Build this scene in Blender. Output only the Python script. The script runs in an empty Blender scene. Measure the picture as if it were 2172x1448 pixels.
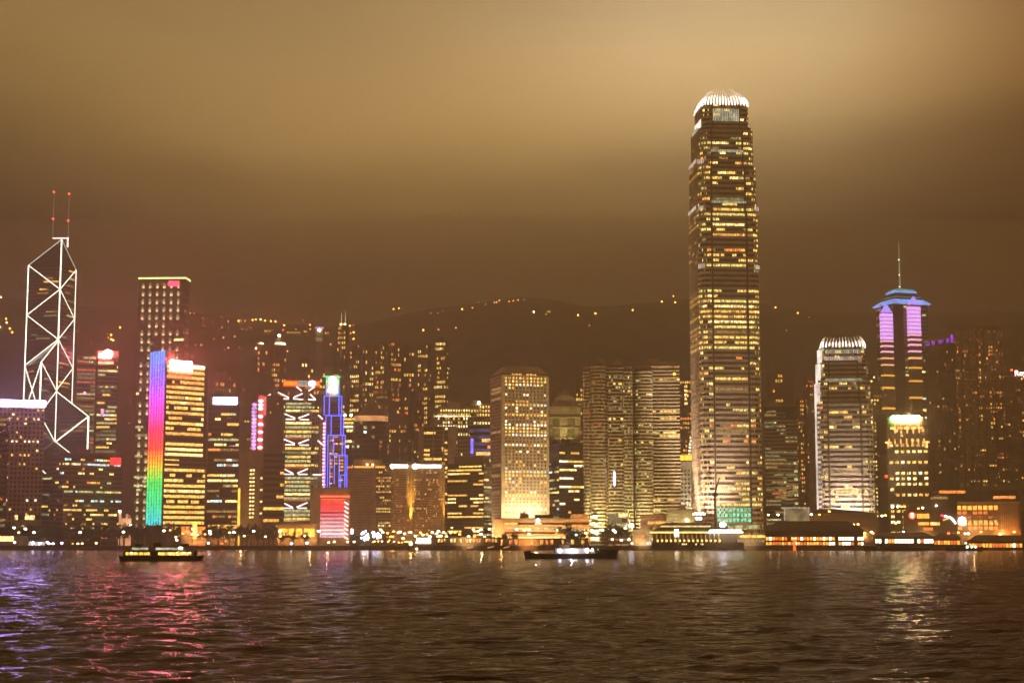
import bpy, math, random
import numpy as np
rnd = random.Random(7)
C = bpy.context.scene.collection
S = bpy.context.scene
# ------------------------------------------------------------------ camera, sky, exposure
F, CH, HOR = 3460.0, 8.0, 1146.0
TH = math.atan((HOR - 724) / F)
ct, st = math.cos(TH), math.sin(TH)
cd = bpy.data.cameras.new('camera'); cam = bpy.data.objects.new('camera', cd); C.objects.link(cam)
cam.location = (0, 0, CH); cam.rotation_euler = (math.pi / 2 + TH, 0, 0)
cd.sensor_width = 36; cd.lens = 36 * F / 2172; cd.clip_start = 1; cd.clip_end = 20000
S.camera = cam
S.view_settings.view_transform = 'Standard'; S.view_settings.look = 'None'
S.view_settings.exposure = 0.0; S.view_settings.gamma = 1
cy = S.cycles
cy.use_adaptive_sampling = True; cy.adaptive_threshold = 0.03
cy.max_bounces = 5; cy.diffuse_bounces = 1; cy.glossy_bounces = 2; cy.transmission_bounces = 2; cy.volume_bounces = 0
cy.caustics_reflective = False; cy.caustics_refractive = False
cy.sample_clamp_indirect = 40; cy.sample_clamp_direct = 0
cy.use_denoising = True
cy.use_light_tree = True
HAZE = 0.00036
WORLD = bpy.data.worlds.new('World'); S.world = WORLD; WORLD.use_nodes = True

def sky():
    nt = WORLD.node_tree; N = nt.nodes; L = nt.links; N.clear()
    out = N.new('ShaderNodeOutputWorld'); bg = N.new('ShaderNodeBackground'); L.new(bg.outputs[0], out.inputs[0])
    tc = N.new('ShaderNodeTexCoord'); sp = N.new('ShaderNodeSeparateXYZ'); L.new(tc.outputs['Generated'], sp.inputs[0])
    def m(op, a, b=None, c=None, clamp=False):
        n = N.new('ShaderNodeMath'); n.operation = op; n.use_clamp = clamp
        for i, v in enumerate((a, b, c)):
            if v is None: continue
            if isinstance(v, (int, float)): n.inputs[i].default_value = v
            else: L.new(v, n.inputs[i])
        return n.outputs[0]
    x, z = sp.outputs[0], sp.outputs[2]
    mp = N.new('ShaderNodeMapping'); mp.inputs['Scale'].default_value = (3.2, 3.2, 11); L.new(tc.outputs['Generated'], mp.inputs[0])
    nz = N.new('ShaderNodeTexNoise'); nz.inputs['Scale'].default_value = 1.0; nz.inputs['Detail'].default_value = 4; nz.inputs['Roughness'].default_value = .45
    L.new(mp.outputs[0], nz.inputs['Vector'])
    no = m('SUBTRACT', nz.outputs[0], .5)
    # the cloud base dips towards the left of the tall tower
    t = m('ADD', m('ADD', z, m('MULTIPLY', no, .085)), m('MULTIPLY', x, m('MULTIPLY', x, -.35)))
    t = m('MULTIPLY', t, 2.5)
    cr = N.new('ShaderNodeValToRGB'); L.new(t, cr.inputs[0]); e = cr.color_ramp; e.interpolation = 'B_SPLINE'
    pts = [(0, (0.064, 0.03, 0.012)), (0.08, (0.064, 0.03, 0.012)), (0.28, (0.074, 0.037, 0.016)), (0.4, (0.112, 0.061, 0.023)), (0.52, (0.345, 0.198, 0.063)), (0.6, (0.60, 0.362, 0.112)), (0.7, (0.66, 0.41, 0.142)), (0.8, (0.47, 0.30, 0.125)), (0.92, (0.46, 0.28, 0.12)), (1, (0.46, 0.275, 0.115))]
    e.elements[0].position = 0; e.elements[0].color = pts[0][1] + (1,)
    e.elements[1].position = 1; e.elements[1].color = pts[-1][1] + (1,)
    for p, c in pts[1:-1]:
        q = e.elements.new(p); q.color = c + (1,)
    # side falloff : left end of the bay is dimmer, far right redder
    def blob(d, k, amp, sz=(1, 1, 1)):
        vm = N.new('ShaderNodeVectorMath'); vm.operation = 'SUBTRACT'; L.new(tc.outputs['Generated'], vm.inputs[0]); vm.inputs[1].default_value = d
        v2 = N.new('ShaderNodeVectorMath'); v2.operation = 'MULTIPLY'; L.new(vm.outputs[0], v2.inputs[0]); v2.inputs[1].default_value = sz
        ln = N.new('ShaderNodeVectorMath'); ln.operation = 'LENGTH'; L.new(v2.outputs[0], ln.inputs[0])
        l2 = m('MULTIPLY', ln.outputs['Value'], ln.outputs['Value'])
        return m('MULTIPLY', m('EXPONENT', m('MULTIPLY', l2, -k)), amp)
    def dirn(px, py):
        u, v = px - 1086, 724 - py
        q = (u, F * ct - v * st, F * st + v * ct); l = math.sqrt(sum(k * k for k in q)); return tuple(k / l for k in q)
    gain = m('ADD', m('ADD', blob(dirn(1590, 50), 1 / .09 ** 2, .40, (.6, 1, 1.2)), blob(dirn(1290, 160), 1 / .17 ** 2, .28, (.7, 1, 1.5))), .74)
    gain = m('SUBTRACT', gain, blob(dirn(-300, 330), 1 / .20 ** 2, .25))
    gain = m('SUBTRACT', gain, blob(dirn(2350, 520), 1 / .16 ** 2, .36))
    gain = m('SUBTRACT', gain, blob(dirn(2330, -60), 1 / .10 ** 2, .30))
    mx = N.new('ShaderNodeMix'); mx.data_type = 'RGBA'; mx.blend_type = 'MULTIPLY'; mx.inputs[0].default_value = 1
    L.new(cr.outputs[0], mx.inputs[6])
    # warmer, redder towards the right end of the harbour
    xr = N.new('ShaderNodeMapRange'); xr.inputs[1].default_value = .19; xr.inputs[2].default_value = .36; L.new(x, xr.inputs[0])
    cc = N.new('ShaderNodeMix'); cc.data_type = 'RGBA'; L.new(xr.outputs[0], cc.inputs[0]); cc.inputs[6].default_value = (1, 1, 1, 1); cc.inputs[7].default_value = (1.10, .80, .58, 1)
    L.new(cc.outputs[2], mx.inputs[7])
    # ground side of the dome stays dark
    dn = N.new('ShaderNodeMapRange'); dn.inputs[1].default_value = -.06; dn.inputs[2].default_value = 0; L.new(z, dn.inputs[0])
    g2 = m('MULTIPLY', gain, m('ADD', m('MULTIPLY', dn.outputs[0], .9), .1))
    pale = N.new('ShaderNodeMix'); pale.data_type = 'RGBA'; pale.blend_type = 'ADD'; L.new(blob(dirn(1590, 40), 1 / .085 ** 2, 1.25, (.6, 1, 1.1)), pale.inputs[0]); L.new(mx.outputs[2], pale.inputs[6]); pale.inputs[7].default_value = (.12, .12, .10, 1)
    L.new(pale.outputs[2], bg.inputs[0]); L.new(g2, bg.inputs[1])
sky()

# ------------------------------------------------------------------ helpers
def slope(px, py): return (px - 1086) / (F * ct - (724 - py) * st)
def pt(px, py, Y):
    v = 724 - py; k = Y / (F * ct - v * st)
    return ((px - 1086) * k, Y, CH + (F * st + v * ct) * k)
def zy(py, Y): return pt(1086, py, Y)[2]
G = 3.5
MATS = {}
EM = 1.75
def nodes(name):
    m = bpy.data.materials.new(name); m.use_nodes = True
    return m, m.node_tree.nodes, m.node_tree.links, m.node_tree.nodes['Principled BSDF']
def wall(name, col, rough=.8, met=0, var=.25, bump=.0, scale=.15):
    if name in MATS: return name
    if name not in ('glass', 'black', 'asphalt', 'hill_wood', 'leaf', 'bark'): col = tuple(min(.8, c * k) for c, k in zip(col, (1.32, 1.22, 1.02)))
    m, N, L, b = nodes(name)
    b.inputs['Roughness'].default_value = rough; b.inputs['Metallic'].default_value = met
    tc = N.new('ShaderNodeTexCoord'); nz = N.new('ShaderNodeTexNoise'); nz.inputs['Scale'].default_value = scale; nz.inputs['Detail'].default_value = 5
    L.new(tc.outputs['Object'], nz.inputs['Vector'])
    cr = N.new('ShaderNodeValToRGB'); cr.color_ramp.elements[0].position = .3; cr.color_ramp.elements[1].position = .7
    cr.color_ramp.elements[0].color = tuple(c * (1 - var) for c in col) + (1,); cr.color_ramp.elements[1].color = tuple(min(1, c * (1 + var)) for c in col) + (1,)
    L.new(nz.outputs[0], cr.inputs[0]); L.new(cr.outputs[0], b.inputs['Base Color'])
    MATS[name] = m; return name
def emit(name, col, s, var=.85, scale=(1.0, .6, .3), base=.02):
    if name in MATS: return name
    s *= EM
    m, N, L, b = nodes(name)
    b.inputs['Base Color'].default_value = (base, base, base, 1); b.inputs['Roughness'].default_value = .4
    b.inputs['Emission Color'].default_value = tuple(col) + (1,)
    if var:
        tc = N.new('ShaderNodeTexCoord'); mp = N.new('ShaderNodeMapping'); mp.inputs['Scale'].default_value = scale
        nz = N.new('ShaderNodeTexNoise'); nz.inputs['Scale'].default_value = 1; nz.inputs['Detail'].default_value = 2
        L.new(tc.outputs['Object'], mp.inputs[0]); L.new(mp.outputs[0], nz.inputs['Vector'])
        mr = N.new('ShaderNodeMapRange'); mr.inputs[1].default_value = .35; mr.inputs[2].default_value = .65
        mr.inputs[3].default_value = s * (1 - var); mr.inputs[4].default_value = s * (1 + var)
        L.new(nz.outputs[0], mr.inputs[0]); L.new(mr.outputs[0], b.inputs['Emission Strength'])
    else: b.inputs['Emission Strength'].default_value = s
    MATS[name] = m; return name
# windows
emit('win_yellow', (1, .60, .12), 1.15); emit('win_gold', (1, .5, .10), .95); emit('win_cream', (1, .72, .26), 1.5)
emit('win_orange', (1, .27, .05), 1.15); emit('win_white', (1, .84, .52), 1.8); emit('win_green', (.80, .80, .34), .6)
emit('win_dim', (1, .55, .18), .28); emit('win_dimgreen', (.6, .62, .28), .25); emit('win_cold', (.62, .85, .85), 1.1); emit('win_red', (1, .16, .07), .5)
emit('win_pale', (.95, .76, .20), .95); emit('win_pink', (1, .35, .6), 1.5); emit('win_hot', (1, .85, .5), 4)
PAL = {
 'office': [('win_yellow', 6), ('win_cream', 3), ('win_gold', 2), ('win_dim', 3), ('win_pale', 3)],
 'cool': [('win_green', 4), ('win_cream', 2), ('win_dimgreen', 4), ('win_yellow', 2), ('win_cold', 1)],
 'green': [('win_green', 5), ('win_dimgreen', 3), ('win_cream', 1), ('win_yellow', 2)],
 'warm': [('win_gold', 4), ('win_orange', 3), ('win_dim', 3), ('win_yellow', 2), ('win_red', 1)],
 'gold': [('win_yellow', 6), ('win_gold', 3), ('win_cream', 2)],
 'bright': [('win_cream', 4), ('win_yellow', 4), ('win_white', 2), ('win_gold', 1), ('win_orange', 1)],
 'dim': [('win_dim', 5), ('win_dimgreen', 3), ('win_green', 1), ('win_red', 1)],
 'mix': [('win_yellow', 3), ('win_cream', 2), ('win_cold', 1), ('win_orange', 1), ('win_dim', 2), ('win_green', 1)],
}
PALX = {k: [n for n, w in v for _ in range(w)] for k, v in PAL.items()}
wall('glass', (.045, .034, .022), .2, 0, .2); wall('glass_brown', (.05, .03, .02), .15, 0, .2)
wall('concrete', (.33, .26, .19)); wall('pale', (.46, .385, .28)); wall('grey', (.23, .185, .135)); wall('dark', (.085, .06, .042))
wall('tan', (.36, .27, .19)); wall('brown', (.20, .13, .08)); wall('metal', (.38, .37, .36), .4, .3); wall('white', (.72, .69, .64)); wall('pink', (.42, .29, .24))
wall('asphalt', (.05, .045, .04), .8); wall('green_roof', (.05, .10, .07)); wall('black', (.015, .013, .012), .5)
emit('sign_violet', (.50, .32, 1), 42, 0); emit('sign_pink', (1, .15, .20), 110, 0); emit('sign_white', (1, .93, .85), 12, 0)
emit('sign_lilac', (.66, .55, 1), 9, 0); emit('red', (1, .03, .04), 1.6, .2); emit('red_hot', (1, .04, .02), 6, 0)
emit('sign_orange', (1, .16, .01), 2.2, 0); emit('sign_yellow', (1, .42, .02), 2.6, 0); emit('neon_blue', (.10, .12, 1), 2.2, 0); emit('neon_green', (.03, .85, .30), 1.3, 0)
emit('tube_white', (1, .93, .76), 2.0, .3, (1.2, 1.2, 1.2)); emit('glow_pink', (1, .70, .66), 1.9, .3, (.7, .7, .7)); emit('tube_dim', (.55, .8, .65), .35, 0)
emit('lamp_warm', (1, .62, .25), 9, 0); emit('lamp_orange', (1, .36, .06), 5, 0); emit('lamp_white', (1, .86, .62), 11, 0); emit('lamp_cold', (.72, .68, 1), 14, 0)
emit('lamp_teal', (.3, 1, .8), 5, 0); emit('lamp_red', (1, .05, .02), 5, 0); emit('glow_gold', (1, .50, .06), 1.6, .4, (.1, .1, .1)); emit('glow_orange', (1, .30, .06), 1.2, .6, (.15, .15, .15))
emit('sign_green', (.1, 1, .25), 16, 0); emit('hot_white', (1, .9, .7), 9, 0); emit('hot_gold', (1, .62, .16), 26, 0)

class MB:
    def __init__(s): s.v = []; s.f = []; s.m = []; s.names = []
    def mi(s, n):
        if n not in s.names: s.names.append(n)
        return s.names.index(n)
    def hexa(s, P, mat):
        b = len(s.v); s.v += P; i = s.mi(mat)
        for q in ((0, 3, 2, 1), (4, 5, 6, 7), (0, 1, 5, 4), (1, 2, 6, 5), (2, 3, 7, 6), (3, 0, 4, 7)):
            s.f.append(tuple(b + k for k in q)); s.m.append(i)
    def box(s, x0, x1, y0, y1, z0, z1, mat):
        s.hexa([(x0, y0, z0), (x1, y0, z0), (x1, y1, z0), (x0, y1, z0), (x0, y0, z1), (x1, y0, z1), (x1, y1, z1), (x0, y1, z1)], mat)
    def wbox(s, A, B, u0, u1, z0, z1, o0, o1, mat):
        dx, dy = B[0] - A[0], B[1] - A[1]; l = math.hypot(dx, dy); dx /= l; dy /= l; nx, ny = dy, -dx
        p = lambda u, o, z: (A[0] + dx * u + nx * o, A[1] + dy * u + ny * o, z)
        s.hexa([p(u0, o1, z0), p(u1, o1, z0), p(u1, o0, z0), p(u0, o0, z0), p(u0, o1, z1), p(u1, o1, z1), p(u1, o0, z1), p(u0, o0, z1)], mat)
    def prism(s, poly, z0, z1, mat, zt=None, top=None):
        n = len(poly); b = len(s.v); i = s.mi(mat)
        tp = top or poly
        s.v += [(x, y, z0) for x, y in poly] + [(x, y, (zt[k] if zt else z1)) for k, (x, y) in enumerate(tp)]
        for k in range(n):
            j = (k + 1) % n; s.f.append((b + k, b + j, b + n + j, b + n + k)); s.m.append(i)
        s.f.append(tuple(b + n + k for k in range(n))); s.m.append(i); s.f.append(tuple(b + k for k in reversed(range(n)))); s.m.append(i)
    def tube(s, p, q, r, mat, n=5, r2=None):
        r2 = r if r2 is None else r2
        d = [q[k] - p[k] for k in range(3)]; l = math.sqrt(sum(k * k for k in d)) or 1; d = [k / l for k in d]
        a = (0, 0, 1) if abs(d[2]) < .9 else (1, 0, 0)
        e = (d[1] * a[2] - d[2] * a[1], d[2] * a[0] - d[0] * a[2], d[0] * a[1] - d[1] * a[0]); l = math.sqrt(sum(k * k for k in e)); e = [k / l for k in e]
        g = (d[1] * e[2] - d[2] * e[1], d[2] * e[0] - d[0] * e[2], d[0] * e[1] - d[1] * e[0])
        b = len(s.v); i = s.mi(mat)
        for c, rr in ((p, r), (q, r2)):
            for k in range(n):
                t = 2 * math.pi * k / n; s.v.append(tuple(c[j] + rr * (e[j] * math.cos(t) + g[j] * math.sin(t)) for j in range(3)))
        for k in range(n):
            j = (k + 1) % n; s.f.append((b + k, b + j, b + n + j, b + n + k)); s.m.append(i)
        s.f.append(tuple(b + k for k in reversed(range(n)))); s.m.append(i); s.f.append(tuple(b + n + k for k in range(n))); s.m.append(i)
    def ball(s, c, r, mat, nu=8, nv=5, sq=(1, 1, 1)):
        b = len(s.v); i = s.mi(mat)
        for a in range(nv + 1):
            p = math.pi * a / nv
            for k in range(nu):
                t = 2 * math.pi * k / nu; s.v.append((c[0] + r * sq[0] * math.sin(p) * math.cos(t), c[1] + r * sq[1] * math.sin(p) * math.sin(t), c[2] + r * sq[2] * math.cos(p)))
        for a in range(nv):
            for k in range(nu):
                j = (k + 1) % nu; s.f.append((b + a * nu + k, b + (a + 1) * nu + k, b + (a + 1) * nu + j, b + a * nu + j)); s.m.append(i)
    def mesh(s, name):
        me = bpy.data.meshes.new(name); me.from_pydata(s.v, [], s.f)
        for n in s.names: me.materials.append(MATS[n])
        me.polygons.foreach_set('material_index', s.m); me.update(); return me
    def build(s, name, parent=None, loc=None):
        o = bpy.data.objects.new(name, s.mesh(name)); C.objects.link(o)
        if parent: o.parent = parent
        if loc: o.location = loc
        return o
def tag(o, label=None, cat=None, group=None, kind=None):
    if label and len(label.split()) > 16: print('LONG', label)
    for k, v in (('label', label), ('category', cat), ('group', group), ('kind', kind)):
        if v: o[k] = v
    return o
def empty(name, label, cat, loc, rz=0, group=None):
    o = bpy.data.objects.new(name, None); C.objects.link(o); o.location = loc; o.rotation_euler = (0, 0, rz); o.empty_display_size = 5
    return tag(o, label, cat, group)

def text_mesh(fc, parent, loc):
    t = bpy.data.objects.new('lettering', fc); C.objects.link(t); bpy.context.view_layer.update()
    me = bpy.data.meshes.new_from_object(t.evaluated_get(bpy.context.evaluated_depsgraph_get())); bpy.data.objects.remove(t)
    o = bpy.data.objects.new('lettering', me); C.objects.link(o); o.parent = parent; o.location = loc; o.rotation_euler = (math.pi / 2, 0, 0); return o

class Bld:
    fm = 1.9
    """one building: a root at the ground, walls named F / L / R, parts gathered per name"""
    def __init__(s, name, label, px, ytop, Y, phi=0, depth=32, yref=960, cat='building', group=None, z0=G, maxw=100):
        s.name, s.Y, s.maxw = name, Y, maxw; s.parts = {}; s.wins = []
        if len(px) == 2:
            x0, x1 = px; s0, s1 = slope(x0, yref), slope(x1, yref); a = -math.atan((s0 + s1) / 2)
            ox, oy = s0 * Y, Y; w = (s1 * Y - ox) / (math.cos(a) - s1 * math.sin(a)); d = depth
        else:
            x0, xc, x1 = px; s0, sc, s1 = (slope(k, yref) for k in px); base = -math.atan(sc); Xc = sc * Y
            a = base + math.radians(phi); ca, sa = math.cos(a), math.sin(a)
            if phi > 0:
                w = (s1 * Y - Xc) / (ca - s1 * sa); d = (Xc - s0 * Y) / (sa + s0 * ca); ox, oy = Xc, Y
            else:
                w = (Xc - s0 * Y) / (ca - s0 * sa); d = (s1 * Y - Xc) / -(sa + s1 * ca); ox, oy = Xc - w * ca, Y - w * sa
        s.w, s.d, s.a = w, min(max(d, 6), 90), a
        s.h = zy(ytop, Y) - z0; s.z0 = z0
        s.root = empty(name, label, cat, (ox, oy, z0), a, group)
        s.W = {'F': ((0, 0), (w, 0)), 'L': ((0, s.d), (0, 0)), 'R': ((w, 0), (w, s.d)), 'B': ((w, s.d), (0, s.d))}
        s.yref = yref
    def z(s, py): return zy(py, s.Y) - s.z0
    def ln(s, k): A, B = s.W[k]; return math.hypot(B[0] - A[0], B[1] - A[1])
    def u(s, px, py=None):          # front-wall coordinate under a picture column
        sl = slope(px, py or s.yref); ca, sa = math.cos(s.a), math.sin(s.a); ox, oy = s.root.location[0], s.root.location[1]
        return (sl * oy - ox) / (ca - sl * sa)
    def p(s, part): return s.parts.setdefault(part, MB())
    def box(s, part, x0, x1, y0, y1, z0, z1, mat): s.p(part).box(x0, x1, y0, y1, z0, z1, mat)
    def wb(s, part, k, u0, u1, z0, z1, o0, o1, mat): s.p(part).wbox(*s.W[k], u0, u1, z0, z1, o0, o1, mat)
    def core(s, mat='glass', h=None, inset=0): s.box('wall', inset, s.w - inset, inset, s.d - inset, 0, h or s.h, mat)
    def win(s, k, u0, u1, z0, z1, mat, o=.12): s.wins.append((k, u0, u1, z0, z1, o, mat))
    def bands(s, k, z0, z1, n, mat='concrete', frac=.5, p=.4, pal='office', u0=0, u1=None, piers=0, mod=3.0, run=5, full=0, proud=.35, off=0, pw=.8, dk=0):
        u1 = s.ln(k) if u1 is None else u1; fl = (z1 - z0) / n; pal_ = PALX[pal]
        for i in range(n):
            s.p('wall').wbox(*s.W[k], u0, u1, z0 + i * fl, z0 + i * fl + fl * frac, off - .3, off + proud, mat)
            pp = p(i / n) if callable(p) else p
            if pp <= 0: continue
            za, zb = z0 + i * fl + fl * frac + .05, z0 + (i + 1) * fl - .1
            allon = rnd.random() < full
            fc = rnd.choice(pal_)
            pq = pp * rnd.choice((.25, .8, 1.2, 1.7))
            x = u0 + .4
            while x < u1 - 1:
                ln = mod * (1 + int(rnd.random() * run)) if not allon else mod * rnd.randint(4, 12)
                e = min(x + ln - .35, u1 - .4)
                if allon or rnd.random() < pq:
                    s.wins.append((k, x, e, za, zb, off + .12, fc if (allon or rnd.random() < .6) else rnd.choice(pal_)))
                x = x + ln
        for j in range(piers + 1 if piers else 0):
            c = u0 + (u1 - u0) * j / piers
            s.p('wall').wbox(*s.W[k], max(u0, c - pw / 2), min(u1, c + pw / 2), z0, z1, off - .3, off + proud + .08, mat)
    def grid(s, k, z0, z1, n, m, mat='concrete', wf=.55, hf=.55, p=.3, pal='office', u0=0, u1=None, proud=.35, clus=.0, off=0, dark='glass'):
        u1 = s.ln(k) if u1 is None else u1; fl = (z1 - z0) / n; cw = (u1 - u0) / m; W = s.W[k]; P = s.p('wall'); pal_ = PALX[pal]
        for i in range(n + 1):
            a = z0 + i * fl - fl * (1 - hf) / 2; b = z0 + i * fl + fl * (1 - hf) / 2
            P.wbox(*W, u0, u1, max(z0, a), min(z1, b), off - .3, off + proud, mat)
        for j in range(m + 1):
            a = u0 + j * cw - cw * (1 - wf) / 2; b = u0 + j * cw + cw * (1 - wf) / 2
            P.wbox(*W, max(u0, a), min(u1, b), z0, z1, off - .3, off + proud + .07, mat)
        colw = [rnd.random() < .35 for _ in range(m)]
        for i in range(n):
            pr = (p(i / n) if callable(p) else p) * rnd.choice((.2, .6, 1, 1.6)); fc = rnd.choice(pal_)
            prev = False
            for j in range(m):
                q = pr * (2.0 if colw[j] else .6) if clus else pr
                q = min(.92, q * (1.8 if prev else .75)); prev = rnd.random() < q
                if prev:
                    x = u0 + j * cw + cw * (1 - wf) / 2; zz = z0 + i * fl + fl * (1 - hf) / 2
                    s.wins.append((k, x + .05, x + cw * wf - .05, zz + .05, zz + fl * hf - .05, off + .1, fc if rnd.random() < .6 else rnd.choice(pal_)))
    def roof(s, n=2, mat='grey', h=None):
        h = h or s.h; P = s.p('rooftop_plant')
        for k, u0, u1 in (('F', 0, s.w), ('L', 0, s.d), ('R', 0, s.d)):
            P.wbox(*s.W[k], u0 + .6, u1 - .6, h + .003, h + 1.2, -.6, -.2, mat)
        for _ in range(n):
            a = s.w * rnd.uniform(.1, .55); b = a + s.w * rnd.uniform(.15, .35); c = s.d * rnd.uniform(.15, .4)
            P.box(a, min(b, s.w - 1), c, c + s.d * .35, h + .004 + _ * .003, h + rnd.uniform(2, 6), mat)
        P.tube((s.w * .5, s.d * .4, h), (s.w * .5, s.d * .4, h + rnd.uniform(6, 11)), .18, mat)
    def flood(s, u, out, power, col=(1, .75, .5), z=1, aim=60, k='F', size=90, blend=.9, aimout=0):
        A, B = s.W[k]; dx, dy = B[0] - A[0], B[1] - A[1]; l = math.hypot(dx, dy); dx /= l; dy /= l; nx, ny = dy, -dx
        ld = bpy.data.lights.new('floodlight', 'SPOT'); ld.energy = power * (s.fm if power > 5.5e4 else .8); ld.color = col; ld.spot_size = math.radians(size); ld.spot_blend = blend; ld.shadow_soft_size = .5
        o = bpy.data.objects.new('floodlight', ld); C.objects.link(o); o.parent = s.root
        p = (A[0] + dx * u + nx * out, A[1] + dy * u + ny * out, z); o.location = p
        from mathutils import Vector
        d = Vector((A[0] + dx * u + nx * aimout, A[1] + dy * u + ny * aimout, z + aim)) - Vector(p)
        o.rotation_euler = d.to_track_quat('-Z', 'Y').to_euler(); return o
    def done(s):
        w = sorted(s.wins, key=lambda q: -(q[2] - q[1]) * (q[4] - q[3]) * (.3 if q[6] in ('win_dim', 'win_dimgreen', 'win_red') else 1))
        for q in w[:s.maxw]:
            m = MB(); m.wbox(*s.W[q[0]], q[1], q[2], q[3], q[4], q[5] - .1, q[5], q[6]); m.build('window', s.root)
        if w[s.maxw:]:
            m = MB()
            for q in w[s.maxw:]: m.wbox(*s.W[q[0]], q[1], q[2], q[3], q[4], q[5] - .1, q[5], q[6])
            tag(m.build('window', s.root), kind='stuff')
        for n, m in s.parts.items():
            if m.v: m.build(n.split('#')[0], s.root)
        return s

# ------------------------------------------------------------------ setting: water, land, hills
def ridge_py(px):
    T = [(-400, 640), (0, 628), (120, 640), (260, 655), (420, 662), (600, 690), (700, 697), (800, 686), (900, 662), (1000, 645), (1100, 630), (1250, 648), (1400, 634), (1550, 640), (1700, 655), (1900, 676), (2172, 660), (2600, 670)]
    return float(np.interp(px, [t[0] for t in T], [t[1] for t in T]))
RY = 2750.0
_n1 = [(rnd.uniform(.004, .02), rnd.uniform(.004, .02), rnd.uniform(0, 6.3), rnd.uniform(0, 6.3)) for _ in range(9)]
def hill(X, Y):
    px = 1086 + X / Y * F
    R = zy(ridge_py(px), RY)
    t = (Y - 1980) / (RY - 1980); t = max(0, min(1.35, t))
    e = t * t * (3 - 2 * t) if t < 1 else 1 - (t - 1) * .9
    z = G + (R - G) * (.22 * min(t, 1) + .78 * e)
    for a, b, c, d in _n1: z += 2.2 * min(1, t * 3) * math.sin(a * X * 1.3 + c) * math.sin(b * Y + d)
    return z
def make_hills():
    nx, ny = 150, 70; X = np.linspace(-1500, 1500, nx); Y = np.linspace(1980, 3000, ny); v = []; f = []
    for y in Y:
        for x in X: v.append((x * y / 2400, y, hill(x * y / 2400, y) + (rnd.uniform(-3, 3) if y > 2000 else 0)))
    for j in range(ny - 1):
        for i in range(nx - 1): a = j * nx + i; f.append((a, a + 1, a + nx + 1, a + nx))
    me = bpy.data.meshes.new('hill'); me.from_pydata(v, [], f); me.shade_smooth()
    wall('hill_wood', (.105, .085, .05), .95, 0, .6, scale=.03); me.materials.append(MATS['hill_wood'])
    o = bpy.data.objects.new('hill', me); C.objects.link(o); tag(o, 'dark wooded hillside rising behind the towers', kind='structure')
make_hills()
def ground():
    m = MB(); m.box(-1400, 1400, 1400.5, 2100, -3, G - .01, 'asphalt'); tag(m.build('ground'), 'flat paved reclaimed land behind the seawall', kind='structure')
    m = MB(); m.box(-1400, 1400, 1396, 1400.4, -4, G + .35, 'dark')
    for k in range(-60, 60): m.box(k * 22, k * 22 + 1.2, 1395.4, 1395.99, -3, G + .2, 'black')
    tag(m.build('seawall'), 'long dark seawall along the far shore', 'seawall')
ground()
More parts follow.
